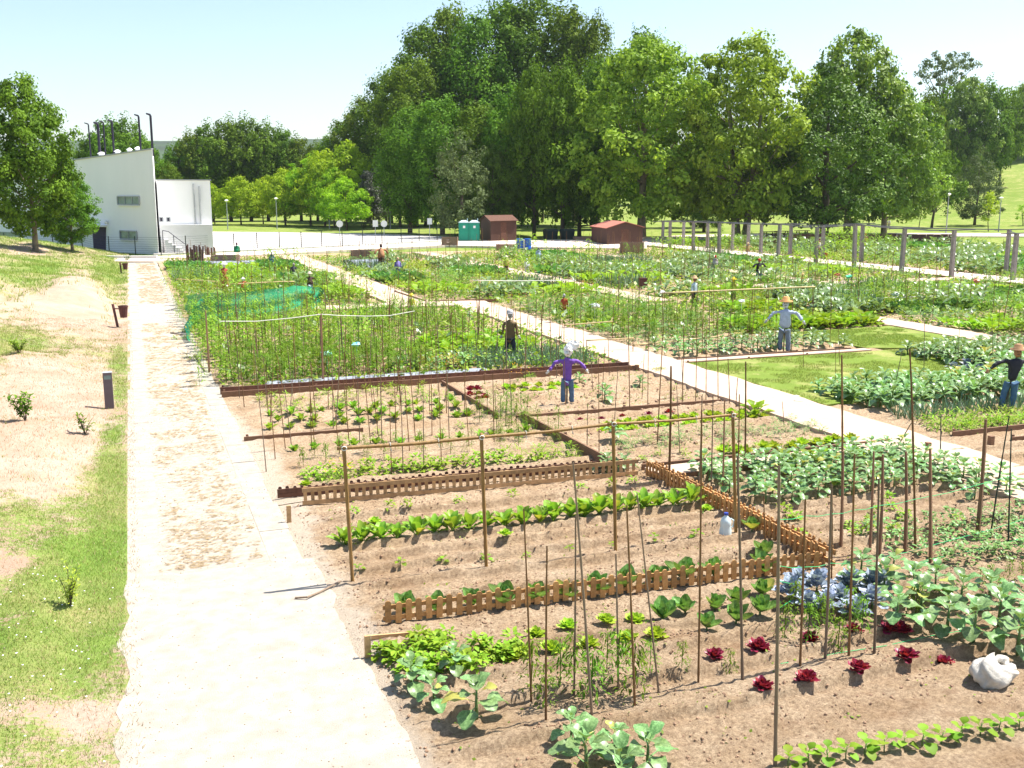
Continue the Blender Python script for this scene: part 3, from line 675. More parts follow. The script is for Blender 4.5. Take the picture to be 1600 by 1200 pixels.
TT['plane2'] = [tree_meshes('p', [(.10, 4.2), (.22, 6.8), (.45, 7.3), (.7, 6.0), (.9, 3.4), (1, 1.0)], 20, 380, 62, 1.25, .5, s, LPLANE2, BARKP, .42, 2.6, 12, flat=.8, inner=.3) for s in (6,)]
TT['dark'] = [tree_meshes('p', [(.10, 4.0), (.2, 7.2), (.45, 7.6), (.7, 5.4), (.88, 3.0), (1, .6)], 21, 300, 80, 1.35, .42, s, LSPRUCE, BARK, .5, 2.4, 10, flat=.8, inner=.3) for s in (7,)]
TT['lime'] = [tree_meshes('p', [(.18, 2.6), (.32, 4.6), (.55, 5.0), (.8, 3.4), (1, .8)], 11, 170, 60, 1.0, .40, s, LLIME, BARK, .17, 1.6, 7, flat=.7, inner=.3) for s in (8, 9)]
TT['round'] = [tree_meshes('p', [(.22, 1.5), (.36, 3.0), (.6, 3.5), (.85, 2.4), (1, .6)], 9.5, 120, 60, .8, .33, s, LMID, BARK, .2, 2.0, 6, flat=.85, inner=.3) for s in (10,)]
TT['olive'] = [tree_meshes('p', [(.1, 2.0), (.25, 3.8), (.55, 4.2), (.85, 2.6), (1, .7)], 12, 150, 70, .9, .3, s, LOLIVE, BARK, .25, 1.5, 7, flat=.8, inner=.3) for s in (11,)]
TT['bronze'] = [tree_meshes('p', [(.08, 1.2), (.25, 2.4), (.6, 2.3), (.85, 1.4), (1, .3)], 9, 90, 70, .7, .3, s, LBRONZE, BARK, .15, 1.2, 6, flat=1, inner=.3) for s in (12,)]
TT['leftplane'] = [tree_meshes('p', [(.13, 2.2), (.26, 4.3), (.45, 4.9), (.7, 4.3), (.88, 2.8), (1, .7)], 17.5, 330, 85, 1.05, .38, s, LMID, BARKP, .30, 2.6, 14, flat=.85, inner=.3, lobes=6) for s in (13,)]
TT['umbrella'] = [tree_meshes('p', [(.72, 3.2), (.82, 5.2), (.92, 4.6), (1, 2.0)], 15, 60, 45, .85, .4, s, LOLIVE, BARK, .3, 9, 16, flat=.5, inner=.2) for s in (14,)]
TT['sapling'] = [tree_meshes('p', [(.3, .7), (.5, 1.1), (.8, .8), (1, .2)], 5, 26, 34, .4, .22, s, LLIME, BARK, .06, 1.2, 4, flat=.9, inner=.3) for s in (15,)]
TT['bush'] = [tree_meshes('p', [(.02, 1.2), (.3, 1.9), (.7, 1.6), (1, .4)], 3, 60, 60, .5, .22, s, LSPRUCE, BARK, .06, .3, 4, flat=.9, inner=.4) for s in (16,)]
def tree(kd, p, H, wd, label, group=None, v=None, lean=0., name=None, wf=None):
    cm, tm, H0 = TT[kd][(v if v is not None else random.randrange(9)) % len(TT[kd])]
    R0 = {'poplar': 5.9, 'poplar_mid': 5.5, 'plane': 7.9, 'plane2': 7.9, 'dark': 8.2, 'lime': 5.4, 'round': 3.9, 'olive': 4.6, 'bronze': 2.7, 'leftplane': 5.2, 'umbrella': 5.6, 'sapling': 1.3, 'bush': 2.1}[kd]
    o = empty(name or {'poplar': 'poplar_tree', 'poplar_mid': 'poplar_tree', 'plane': 'plane_tree', 'plane2': 'plane_tree', 'leftplane': 'plane_tree', 'umbrella': 'pine_tree', 'bush': 'bush'}.get(kd, 'tree'),
              p, label, 'bush' if kd == 'bush' else 'tree', group, random.uniform(0, 6.28))
    s = H/H0; q = wd/2/R0; o.scale = (q, q, s)
    if lean: o.rotation_euler = (0, lean, 0)
    link('trunk', tm, o); link('crown', cm, o); return o
def ptree(kd, bx, by, ty, wpx, label, group=None, v=None, dist=None, **k):
    p = Gt(bx, by)
    if dist: r = ray(bx, by); q = dist/math.hypot(r.x, r.y); p = Vector((r.x*q, r.y*q, 0)); p.z = zt(p.x, p.y)
    H = upright(p, bx, ty).z-p.z; return tree(kd, p, H, wpx/pxm(p), label, group, v, **k)

# ------------------------------------------------------------ the white building
A = G(248, 397); D = Vector((-.535, .845, 0)); B = A+D*31; NO = Vector((-.845, -.535, 0))
def wallpt(px, py, out=0.): return onwall(px, py, A, B)+NO*out
top = [wallpt(240, 233), wallpt(118, 250)]; zA = top[0].z; slope = (top[1].z-zA)/((top[1]-A).xy.length); zB = zA+slope*31
bld = empty('white_building', A, 'large white rendered building with black flues on its sloping roof', 'building')
def pm_(o): o.matrix_parent_inverse = bld.matrix_world.inverted(); return o
bld.location = A; bpy.context.view_layer.update(); BINV = Matrix.Translation(-A)
def sub(mb, name, m, parent=None, **k):
    o = mb.obj(name, m, parent or bld, **k)
    if parent is None: o.matrix_parent_inverse = BINV
    return o
def prism(mb, pts, zs, z0=-.3):
    n = len(pts); V = [(p[0], p[1], z0) for p in pts]+[(p[0], p[1], z) for p, z in zip(pts, zs)]
    mb.add(V, [[i, (i+1) % n, (i+1) % n+n, i+n] for i in range(n)] + ([[0+n, 1+n, 2+n, 3+n]] if n == 4 else []))
mb = MB(); prism(mb, [A, A+Vector((.35, 11, 0)), B+Vector((9, 4, 0)), B], [zA, zA-.1, zB, zB]); wall = sub(mb, 'wall', WHITEW)
mb = MB(); bar(mb, A+Vector((0, 0, zA+.03)), B+Vector((0, 0, zB+.03)), .22, .1); sub(mb, 'parapet', FRAME)
YW = 97.6
def atw(px, py, Y=YW): return atY(px, py, Y)
wz = atw(290, 282).z; x1 = atw(329, 300).x
mb = MB(); box(mb, 2.42, YW, -.3, x1, YW+11, wz); sub(mb, 'side_wing', WHITEW)
mb = MB(); box(mb, 2.42, YW-.1, wz+.003, x1+.1, YW+11, wz+.09); sub(mb, 'parapet', FRAME)
lz = atY(300, 351, 96.9).z
mb = MB(); box(mb, 2.45, 96.8, -.3, atY(332, 360, 96.8).x, YW-.004, lz); sub(mb, 'low_annexe', GREYW)
def window(x0, y0, x1_, y1, bars=3):
    c = [wallpt(x0, y0), wallpt(x1_, y0), wallpt(x1_, y1), wallpt(x0, y1)]
    fr = MB(); zt_, zb = (c[0].z+c[1].z)/2, (c[2].z+c[3].z)/2; a = Vector((c[0].x, c[0].y, 0)); b = Vector((c[1].x, c[1].y, 0)); o = NO*.05
    for p, q in ((a+Vector((0, 0, zt_)), b+Vector((0, 0, zt_))), (a+Vector((0, 0, zb)), b+Vector((0, 0, zb)))): bar(fr, p+o, q+o, .12, .1)
    for p in (a, b): bar(fr, p+o+Vector((0, 0, zb+.05)), p+o+Vector((0, 0, zt_-.05)), .11, .1, up=(NO.x, NO.y, 0))
    for k in range(1, bars): p = a+(b-a)*k/bars; bar(fr, p+o*.8+Vector((0, 0, zb+.05)), p+o*.8+Vector((0, 0, zt_-.05)), .06, .06, up=(NO.x, NO.y, 0))
    f = sub(fr, 'window', FRAME)
    g = MB(); V = [a+NO*.02+Vector((0, 0, zb)), b+NO*.02+Vector((0, 0, zb)), b+NO*.02+Vector((0, 0, zt_)), a+NO*.02+Vector((0, 0, zt_))]; g.add(V, [[0, 1, 2, 3]]); g.obj('pane', GLASS, f)
    s = MB(); bar(s, a+NO*.12+Vector((0, 0, zb-.09)), b+NO*.12+Vector((0, 0, zb-.09)), .16, .05); s.obj('sill', WHITEM, f)
window(184, 307, 218, 319.5); window(188, 361, 214, 373.5, 2)
c0, c1 = wallpt(144, 355), wallpt(166, 355); c2 = wallpt(166, 395)
mb = MB(); V = [(c0.x, c0.y, .02), (c2.x, c2.y, .02), (c1.x, c1.y, c1.z), (c0.x, c0.y, c1.z)]; mb.add([Vector(v)+NO*.02 for v in V], [[0, 1, 2, 3]]); sub(mb, 'garage_door', PURPLE)
mb = MB(); a, b = wallpt(112, 352), wallpt(167, 352); bar(mb, Vector((a.x, a.y, c1.z+.12))+NO*.5, Vector((b.x, b.y, c1.z+.12))+NO*.5, 1., .14); sub(mb, 'canopy', WHITEM)
mb = MB(); a, b = wallpt(-30, 366), wallpt(42, 364); V = [Vector((a.x, a.y, .9)), Vector((b.x, b.y, .9)), Vector((b.x, b.y, b.z)), Vector((a.x, a.y, b.z))]; mb.add([v+NO*.03 for v in V], [[0, 1, 2, 3]]); sub(mb, 'shaded_glazing', GLASS)
for px in (252, 263):
    a, b = atw(px-2.6, 340, YW-.03), atw(px+2.6, 346, YW-.03); mb = MB(); box(mb, a.x, YW-.03, b.z, b.x, YW-.003, a.z); f = sub(mb, 'louvre_window', BLACKM)
    fm = MB()
    for q in (0, 1): box(fm, a.x-.04+q*(b.x-a.x), YW-.06, b.z-.03, a.x+.04+q*(b.x-a.x), YW-.031, a.z+.03)
    fm.obj('frame', FRAME, f)
for px, ty in ((302, 287), (311, 291)):
    a, b = atw(px, ty, YW-.1), atw(px+3.5, 350, YW-.1); mb = MB(); tube(mb, [(a.x, YW-.1, a.z), (a.x, YW-.1, lz)], .07, 6); sub(mb, 'drainpipe', FRAME)
rz = Vector((.845, .535, 0))
for i, (px, by, ty, r) in enumerate(((134, 246, 193, .09), (142, 244, 192, .17), (157, 243, 190, .10), (164, 242, 188, .13), (212, 236, 180, .12), (224, 234, 178, .14))):
    a = wallpt(px, by); t = (wallpt(px, ty).z-a.z); p = Vector((a.x, a.y, 0))+rz*(.5+.4*(i % 2)); mb = MB(); z0 = a.z-.5
    r *= .72; tube(mb, [(p.x, p.y, z0), (p.x, p.y, a.z+t-.1), (p.x-.04, p.y, a.z+t), (p.x-.34, p.y+.1, a.z+t+.1)], [r, r, r, r*.7], 7); sub(mb, 'flue', BLACKM)
for px, w_ in ((146, .5), (171, .4), (190, .35), (203, .4)):
    a = wallpt(px, 240); p = Vector((a.x, a.y, 0))+rz*.8; z0 = zA+slope*((Vector((a.x, a.y))-A.xy).length); mb = MB(); lathe(mb, [(w_*.5, -.1), (w_*.5, .3), (w_*.8, .34), (w_*.3, .5), (.001, .52)], (p.x, p.y, z0), 10); sub(mb, 'roof_vent', WHITEM)
a = wallpt(168.5, 347); mb = MB(); blob(mb, a+NO*.2, (.16, .16, .2), 3, .02); bar(mb, a, a+NO*.2, .06, .06); sub(mb, 'wall_lamp', WHITEM)
a = wallpt(235, 240); mb = MB(); box(mb, 2.9, YW-1.9, 0, 4.2, YW-.9, .5); 
for k in range(5): box(mb, 2.75+k*.3, 95.4, -.1, 3.05+k*.3, 96.795, 1.2-k*.24)
sub(mb, 'steps', GREYW)
mb = MB(); tube(mb, [(2.6, 95.3, 2.0), (3.1, 95.3, 1.9), (4.4, 95.3, .8), (4.4, 95.3, 0)], .035, 5); hr_ = sub(mb, 'handrail', BLACKM)
for x_, z_ in ((2.6, 1.97), (3.5, 1.53)): mb = MB(); tube(mb, [(x_, 95.3, z_), (x_, 95.3, 0)], .032, 5); mb.obj('baluster', BLACKM, hr_)
lw = MB(); a, b = G(128, 406), G(246, 406); bar(lw, (a.x, a.y, .12), (b.x, b.y, .12), .3, .42); lw.obj('low_wall', GREYW, label='low grey concrete kerb wall between the path end and the fence', cat='low wall')

# ------------------------------------------------------------ fence
fn = empty('mesh_fence', (0, 95, 0), 'dark green mesh fence with thin posts along the far edge of the gardens', 'fence')
FP = [(-20, 388), (8, 389), (37, 391), (84, 397), (130, 399), (171, 397), (212, 397), (252, 398), (291, 396), (330, 393), (366, 391), (402, 389), (437, 388), (471, 387), (503, 385.5), (535, 385), (567, 382.5), (597, 381), (627, 379.5), (655, 377.5), (683, 376), (711, 374)]
fp = [G(*p) for p in FP]
pmsh = MB(); tube(pmsh, [(0, 0, -.1), (0, 0, 1.55)], .045, 6); pmsh = pmsh.mesh('post', DARKG)
for i, p in enumerate(fp):
    link('post', pmsh, fn, (p.x, p.y-95, zt(p.x, p.y)))
    if i:
        q = fp[i-1]; mb = MB(); za, zb_ = zt(q.x, q.y), zt(p.x, p.y)
        for h in np.linspace(.12, 1.45, 8): tube(mb, [(q.x, q.y-95, za+h), (p.x, p.y-95, zb_+h)], .009, 3, cap=False)
        mb.obj('wire_panel', DARKG, fn)

# ------------------------------------------------------------ huts, cabins, barrels, panels
def hut(name, F, R, L, wh, ph, gable, label, rm):
    o = empty(name, F, label, 'hut'); e2 = R-F; e1 = L-F; O = Vector((0, 0, 0)); Zw = Vector((0, 0, wh)); Zp = Vector((0, 0, ph)); C = e1+e2
    mb = MB(); V = [O, e2, C, e1, O+Zw, e2+Zw, C+Zw, e1+Zw]; mb.add(V, [[0, 1, 5, 4], [1, 2, 6, 5], [2, 3, 7, 6], [3, 0, 4, 7]])
    if gable == 2: r0, r1 = e2*.5, e2*.5+e1; gt = [[4, 5], [7, 6]]
    else: r0, r1 = e1*.5, e1*.5+e2; gt = [[4, 7], [5, 6]]
    mb.add([V[gt[0][0]], V[gt[0][1]], r0+Zp, V[gt[1][0]], V[gt[1][1]], r1+Zp], T=[[0, 1, 2], [3, 4, 5]]); mb.obj('wall', HUTW, o)
    for k, (u0, u1, v0, v1) in enumerate([(V[gt[0][0]], V[gt[1][0]], r0+Zp, r1+Zp), (V[gt[0][1]], V[gt[1][1]], r0+Zp, r1+Zp)]):
        ax = (u1-u0).normalized()*.18; dn = (u0-v0).normalized()*.22; n_ = Vector((0, 0, .07)); P = [u0-ax+dn, u1+ax+dn, v1+ax, v0-ax]
        mb = MB(); mb.add([p+Vector((0, 0, .012)) for p in P]+[p+n_ for p in P], BQ); mb.obj('roof', rm, o)
    def panel(nm, a, b, s0, s1, z0, z1, m):
        d = b-a; nn = Vector((d.y, -d.x, 0)).normalized()
        if nn.dot(a+F) > 0: nn = -nn
        p, q = a+d*s0+nn*.02, a+d*s1+nn*.02; mb = MB(); mb.add([p+Vector((0, 0, z0)), q+Vector((0, 0, z0)), q+Vector((0, 0, z1)), p+Vector((0, 0, z1))], [[0, 1, 2, 3]]); mb.obj(nm, m, o)
    panel('door', O, e2, .38, .6, .02, wh*.92, PLANKD); return o
hut('garden_hut', G(948, 384), G(1004, 382), G(924, 379.5), 1.75, 2.3, 2, 'low brown garden hut with a terracotta red roof in front of the trees', HUTR)
hut('garden_hut', G(767, 378.5), G(807, 377), G(751, 376), 2.25, 2.75, 1, 'dark brown garden hut in deep shade right of the green toilets', PLANKD)
for i, (px, lb) in enumerate(((725, 'left-hand green portable toilet with a pale roof beside the dark hut'), (741, 'right-hand green portable toilet touching the dark brown hut'))):
    p = G(px, 378); o = empty('portable_toilet', p, lb, 'portable toilet', None, rad(-15))
    mb = MB(); box(mb, -.55, -.55, .05, .55, .55, 2.05); mb.obj('body', TEAL, o)
    mb = MB(); box(mb, -.42, -.585, .12, .42, -.553, 1.98); d_ = mb.obj('door', TEAL, o); mb = MB(); box(mb, -.12, -.6, 1.5, .12, -.587, 1.75); mb.obj('sign', WHITEM, d_)
    mb = MB(); V = boxV(-.57, -.57, 2.05, .57, .57, 2.12); mb.add(V, BQ); V = boxV(-.5, -.5, 2.12, .5, .5, 2.32); V[4:, :2] *= .45; mb.add(V, BQ); mb.obj('roof', TEALT, o)
    mb = MB(); tube(mb, [(.4, .4, 2.0), (.4, .4, 2.5)], .05, 6); mb.obj('vent_pipe', TEALT, o)
    mb = MB(); box(mb, -.6, -.6, -.05, .6, .6, .05); mb.obj('base', WICK, o)
for i, (px, lb) in enumerate(((812, 'left one of two blue barrels between the hut and the path'), (824.5, 'right one of two blue barrels between the hut and the path'))):
    p = G(px, 390.5); o = empty('barrel', p, lb, 'barrel')
    mb = MB(); lathe(mb, [(.001, 0), (.31, 0), (.34, .2), (.33, .22), (.35, .5), (.33, .75), (.34, .77), (.31, 1.0)], n=14); mb.obj('body', BLUEB, o, smooth_=True)
    mb = MB(); lathe(mb, [(.325, .98), (.325, 1.04), (.001, 1.06)], n=14); mb.obj('lid', BLUEB if i else BLUEB, o)
sp_ = MB(); p = G(818, 390.5); box(sp_, p.x-.07, p.y-.2, 0, p.x+.07, p.y+.1, .98); sp_.obj('white_post', WHITEM, label='white board standing between the two blue barrels', cat='board')
def panelbox(x0, x1_, y0, y1, m, label, name='compost_bin', cat='compost bin', hole=False, dep=1.0):
    a, b = G(x0, y1), G(x1_, y1); h = upright(a, x0, y0).z; w_ = (b-a).length; o = empty(name, a, label, cat, None, math.atan2(b.y-a.y, b.x-a.x))
    n = max(4, int(h/.13)); s = (h-.02)/n
    for side in range(4):
        mb = MB()
        for k in range(n):
            z0, z1 = .02+k*s, .02+(k+.86)*s; j = .012*(k % 2)
            if side == 0:
                if hole and n*.3 < k < n*.75: box(mb, 0, -j, z0, w_*.32, .05, z1); box(mb, w_*.55, -j, z0, w_, .05, z1)
                else: box(mb, 0, -j, z0, w_, .05, z1)
            elif side == 1: box(mb, 0, dep-.05, z0, w_, dep+j, z1)
            else: x = 0 if side == 2 else w_-.05; box(mb, x-j+.001, .052, z0, x+.049, dep-.052, z1)
        mb.obj('slatted_side', m, o)
    for cx, cy in ((.05, -.04), (w_-.05, -.04), (w_/2, -.04)):
        mb = MB(); tube(mb, [(cx, cy, -.1), (cx, cy, h+.06)], .035, 5); mb.obj('post', BAMB2, o)
    return o
panelbox(330, 370, 399, 413, WICK, 'brown slatted compost bin left of the scarecrow with the green bag')
panelbox(548, 581, 391, 408.5, WICK, 'brown wicker compost bin beside the tan scarecrow in the far beds')
panelbox(690, 715, 370.5, 385.5, WICK, 'brown wicker compost bin with a pale round hole by the green toilets', hole=True)
panelbox(775, 808, 382, 391.5, WICK, 'low grey brown wicker compost bin left of the blue barrels')
panelbox(970, 1006, 378.5, 397, WICK, 'grey brown plank compost bin in front of the red roofed hut')
panelbox(1187, 1226, 373, 385.5, WICK, 'pale brown slatted compost bin behind the granite pergola')
panelbox(896, 925, 370, 377, WICK, 'low pale plank bin under the trees left of the red roofed hut')
for x0, x1_, lb in ((1236, 1300, 'dark brown fence panel behind the far bed, left of the striped post'), (1301, 1400, 'long dark brown fence panel behind the far bed, middle one'), (1401, 1492, 'dark brown fence panel behind the far bed, right one')):
    a, b = G(x0, 386), G(x1_, 386 if x0 > 1400 else 385); o = empty('board_fence', a, lb, 'fence', None, math.atan2(b.y-a.y, b.x-a.x)); w_ = (b-a).length; n = int(w_/.7)
    me = MB(); box(me, 0, 0, 0, w_/n-.03, .05, 1.25); me = me.mesh('board', WICKD)
    for k in range(n): link('board', me, o, (k*w_/n, random.uniform(-.02, .02), random.uniform(-.03, .03)))
def sticks(x0, x1_, y0, y1, label, n=14):
    a, b = G(x0, y1), G(x1_, y1); h = upright(a, x0, y0).z; o = empty('stick_screen', a, label, 'stick screen'); d = b-a
    for k in range(n):
        t = k/(n-1); mb = MB(); L = h*random.uniform(.75, 1.05); p = d*t; tube(mb, [(p.x, p.y, -.1), (p.x+random.uniform(-.08, .08), p.y, L)], .06, 5); mb.obj('stick', WICKD if k % 3 else BAMB2, o)
sticks(292, 317, 383, 411, 'dark screen of upright sticks in front of the white annexe'); sticks(322, 336, 383, 401, 'small dark stick screen right of the annexe corner', 8)
a = G(1004, 453); o = empty('hanging_bin', a, 'brown square bin on a post among the far stakes', 'bin'); mb = MB(); V = boxV(-.2, -.14, .22, .2, .14, .66); V[:4, 0] *= .85; mb.add(V, BQ); mb.obj('bucket', BASKET, o); mb = MB(); tube(mb, [(0, .16, -.1), (0, .16, .75)], .03, 5); mb.obj('post', BAMB2, o)

# litter bins beside the main path, bollard
def litter(bx, by, H, px0, py0, px1, py1, label):
    p = Gt(bx, by); o = empty('litter_bin', p, label, 'litter bin'); t = upright(p, *H)-p
    mb = MB(); tube(mb, [(0, 0, -.1), tuple(t)], .05, 4); mb.obj('post', BASKET, o)
    a, b = upright(p, px0, py0)-p, upright(p, px1, py1)-p; w_ = (b.x-a.x)/2; cx = (a.x+b.x)/2; cy = (a.y+b.y)/2
    mb = MB(); lathe(mb, [(.001, b.z), (w_*.72, b.z), (w_, a.z), (w_*.9, a.z), (w_*.66, b.z+.04)], (cx, cy, 0), 12); bk = mb.obj('bucket', BASKET, o)
    mb = MB(); lathe(mb, [(w_*1.05, a.z-.05), (w_*1.05, a.z+.01), (w_*.95, a.z+.01)], (cx, cy, 0), 12); mb.obj('rim', BASKET, bk)
    mb = MB(); bar(mb, (t.x*.8, t.y*.8, t.z*.8), (cx, cy, a.z-.12), .04, .04); mb.obj('bracket', BASKET, o)
litter(184.5, 511, (176, 475), 184.5, 478, 201, 496, 'brown litter bin on a leaning post, nearer one beside the path')
litter(189.5, 427, (187.5, 410), 191, 411.5, 200.5, 421, 'brown litter bin on a post at the far end of the path')
p = Gt(171.5, 638); mb = MB(); hgt = upright(p, 168, 582).z-p.z; V = boxV(-.105, -.09, -.1, .105, .09, hgt); V[4:] = V[4:]; mb.add(V, BQ); o = empty('bollard', p, 'square grey brown bollard light beside the left edge of the path', 'bollard')
mb.obj('body', BOLL, o); mb = MB(); box(mb, -.11, -.095, hgt+.001, .11, .095, hgt+.012); mb.obj('cap', FRAME, o); mb = MB(); box(mb, -.08, -.0945, hgt-.16, .08, -.0905, hgt-.06); mb.obj('lens', GLASS, o)

# ------------------------------------------------------------ granite pergola along the far path
PG = [((1035, 380), 346), ((1046, 389), 345), ((1067, 386), 346), ((1083, 394), 346), ((1105, 390), 347), ((1123, 401), 348), ((1144, 394), 348), ((1168, 396), 349), ((1188, 399), 350), ((1215, 408), 350), ((1234, 402), 350),
      ((1274, 415), 355), ((1285, 406), 352), ((1334, 420), 350), ((1345, 411), 352), ((1408, 428), 357), ((1486, 436), 360), ((1571, 431), 359), ((1582, 441), 365)]
tops = []
gm = []
for s in range(3):
    mb = MB(); V = boxV(-.11, -.1, -.2, .11, .1, 1); V[4:, :2] *= .86; V[:, 0] += .01*s; mb.add(V, BQ); gm.append(mb.mesh('granite_post', GRANITE))
po = empty('pergola', (47.8, 60, 0), 'grey granite pergola of square posts joined by wires along the far path', 'pergola')
for i, ((px, py), ty) in enumerate(PG):
    p = G(px, py); h = upright(p, px, ty).z; o = link('post', gm[i % 3], po, (p.x-47.8, p.y-60, 0)); o.scale = (1.15, 1.15, h); o.rotation_euler = (random.uniform(-.02, .02), random.uniform(-.02, .02), random.uniform(0, .3)); tops.append(Vector((p.x-47.8, p.y-60, h)))
near_ = sorted([t for t in tops if t.x < 1.2], key=lambda t: t.y); far_ = sorted([t for t in tops if t.x >= 1.2], key=lambda t: t.y)
for rowt in (near_, far_):
    for a, b in zip(rowt, rowt[1:]):
        mb = MB(); tube(mb, [a, (a+b)/2-Vector((0, 0, .06)), b], .035, 4); mb.obj('wire', WIRE, po)
for t in tops:
    mb = MB(); bar(mb, t+Vector((-1.2, 0, .0)), t+Vector((1.6, 0, .03)), .05, .06); mb.obj('crossbar', WIRE, po)

# ------------------------------------------------------------ street furniture beyond the fence
def lamp(bx, by, ty, lb):
    p = Gt(bx, by); h = upright(p, bx, ty).z-p.z; o = empty('street_lamp', p, lb, 'street lamp')
    mb = MB(); tube(mb, [(0, 0, -.2), (0, 0, h-.1)], np.array([.09, .05]), 6); mb.obj('pole', FRAME, o)
    mb = MB(); lathe(mb, [(.05, h-.25), (.22, h-.12), (.30, h), (.12, h+.1), (.001, h+.12)], n=10); mb.obj('lamp_head', WHITEM, o)
for a in ((356, 358, 313, 'grey street lamp nearest the white building on the grass strip'), (433, 357, 310, 'grey street lamp in front of the lime green trees, second from the building'), (515, 357, 307, 'grey street lamp beside the round sign'),
          (610, 357, 309, 'grey street lamp in the shade of the tall poplars'), (1478, 365, 303, 'dark street lamp on the park slope between the two small round trees'), (1560, 362, 309, 'dark street lamp on the park slope right of the small dark tree')): lamp(*a)
def sign(bx, by, ty, rnd, lb):
    p = G(bx, by); h = upright(p, bx, ty).z; o = empty('road_sign', p, lb, 'road sign'); mb = MB(); tube(mb, [(0, 0, -.1), (0, 0, h)], .035, 5); mb.obj('pole', FRAME, o)
    mb = MB()
    if rnd:
        n = 16; a_ = np.arange(n)*2*math.pi/n; r = .34
        V = [(r*math.cos(t), -.05, h-.3+r*math.sin(t)) for t in a_]+[(r*math.cos(t), -.08, h-.3+r*math.sin(t)) for t in a_]+[(0, -.08, h-.3)]
        mb.add(V, [[i, (i+1) % n, (i+1) % n+n, i+n] for i in range(n)], [[2*n, i+n, (i+1) % n+n] for i in range(n)])
    else: box(mb, -.27, -.08, h-.68, .27, -.05, h)
    mb.obj('plate', WHITEM, o)
sign(531.5, 384, 345, True, 'round white sign on a pole by the road, leftmost'); sign(587, 381, 344, False, 'square white sign on a pole by the road, next to a round one'); sign(600.5, 380, 345, True, 'round white sign on a pole right beside a square one'); sign(671.5, 375, 341, False, 'square white sign on a pole left of the green toilets')
def picnic(px, py, lb):
    p = G(px, py); o = empty('picnic_table', p, lb, 'picnic table'); mb = MB(); box(mb, -.9, -.35, .7, .9, .35, .76); mb.obj('table_top', PLANKD, o)
    for s in (-1, 1): mb = MB(); box(mb, -.9, s*.75-.13, .42, .9, s*.75+.13, .47); mb.obj('bench', PLANKD, o)
    for s in (-.6, .6): mb = MB(); bar(mb, (s, -.75, .3), (s, .75, .3), .08, .1); bar(mb, (s, -.5, 0), (s, -.2, .7), .08, .08); bar(mb, (s, .5, 0), (s, .2, .7), .08, .08); mb.obj('leg', PLANKD, o)
picnic(1202, 372, 'dark picnic table in the shade, left of the big trunk'); picnic(1222, 371, 'dark picnic table in the shade behind the pale bin'); picnic(1253, 370, 'dark picnic table in the shade nearest the big dark tree')
for px, py, lb in ((860, 376, 'dark green refuse container in shade right of the toilets'), (886, 376, 'second dark green refuse container, nearer the red roofed hut')):
    p = G(px, py); o = empty('refuse_container', p, lb, 'refuse container', None, .2); mb = MB(); V = boxV(-.7, -.5, .15, .7, .5, 1.1); V[:4] *= np.array([.88, .88, 1]); mb.add(V, BQ); mb.obj('body', DARKG, o); mb = MB(); V = boxV(-.72, -.52, 1.103, .72, .52, 1.3); V[4:, 1] *= .5; mb.add(V, BQ); mb.obj('lid', DARKG, o)

# ------------------------------------------------------------ trees
MASS = [(546, 346, 190, 90), (578, 347, 152, 95), (612, 348, 118, 100), (648, 355, 95, 110), (668, 352, 40, 110), (705, 351, 6, 115), (742, 353, 26, 115), (788, 351, -4, 130), (838, 351, -8, 130), (885, 352, 8, 120), (925, 354, 28, 90), (930, 358, 90, 90)]
for i, (bx, by, ty, wp) in enumerate(MASS): ptree('poplar', bx, by, ty, wp*1.12, 'tall dark green poplar, %s from the left in the big clump behind the toilets' % nth(i), 'tall poplars of the big clump', i)
FRONT = [(640, 364, 170, 100), (690, 366, 150, 110), (745, 366, 165, 110), (800, 367, 140, 115), (835, 369, 98, 90), (880, 370, 95, 95), (770, 370, 225, 90), (905, 369, 190, 95)]
for i, (bx, by, ty, wp) in enumerate(FRONT): ptree(('poplar', 'poplar', 'poplar', 'poplar_mid', 'poplar_mid', 'poplar_mid', 'dark', 'dark')[i], bx, by, ty, wp, 'shorter tree at the front edge of the big clump, %s from the left' % nth(i), 'front trees of the big clump', i)
ptree('olive', 722, 372, 214, 98, 'small grey green tree in front of the clump, behind the toilets')
ptree('bronze', 583, 358, 262, 50, 'small dark bronze leaved tree at the left foot of the clump')
for i, (bx, by, ty, wp) in enumerate(((335, 350, 290, 40), (376, 351, 276, 62), (412, 350, 282, 50), (447, 352, 264, 70), (487, 352, 246, 84), (522, 355, 262, 64), (543, 354, 228, 95), (508, 353, 236, 84), (541, 359, 280, 68))):
    ptree('lime', bx, by, ty, wp*1.2, 'bright lime green tree beyond the road, %s from the left' % nth(i), 'lime green trees', i)
for i, (bx, ty, wp) in enumerate(((283, 222, 50), (305, 205, 55), (332, 192, 60), (362, 184, 62), (392, 182, 60), (420, 190, 55), (445, 198, 50), (470, 212, 50), (497, 222, 45), (300, 250, 50), (515, 240, 50), (318, 270, 40))):
    ptree('poplar_mid', bx, 341, ty, wp*1.35, 'distant mid green poplar right of the building, %s of the far grove' % nth(i), 'far poplar grove', i, dist=200)
for i, (bx, ty, wp) in enumerate(((150, 215, 60), (178, 184, 75), (205, 183, 70), (232, 214, 50), (252, 262, 45), (268, 255, 40))):
    ptree('poplar_mid', bx, 343, ty, wp*1.2, 'tree rising behind the white building, %s from the left' % nth(i), 'trees behind the building', i, dist=175)
ptree('leftplane', 54, 393, 126, 138, 'large mid green plane tree in front of the building at the left edge', v=0); ptree('leftplane', 112, 392, 268, 78, 'smaller plane tree with low crown covering the building corner')
ptree('plane', 1005, 372, 62, 225, 'broad yellow green plane tree behind the red roofed hut', v=0)
ptree('plane', 1155, 374, 62, 205, 'yellow green plane tree with a forked trunk behind the pergola', v=1)
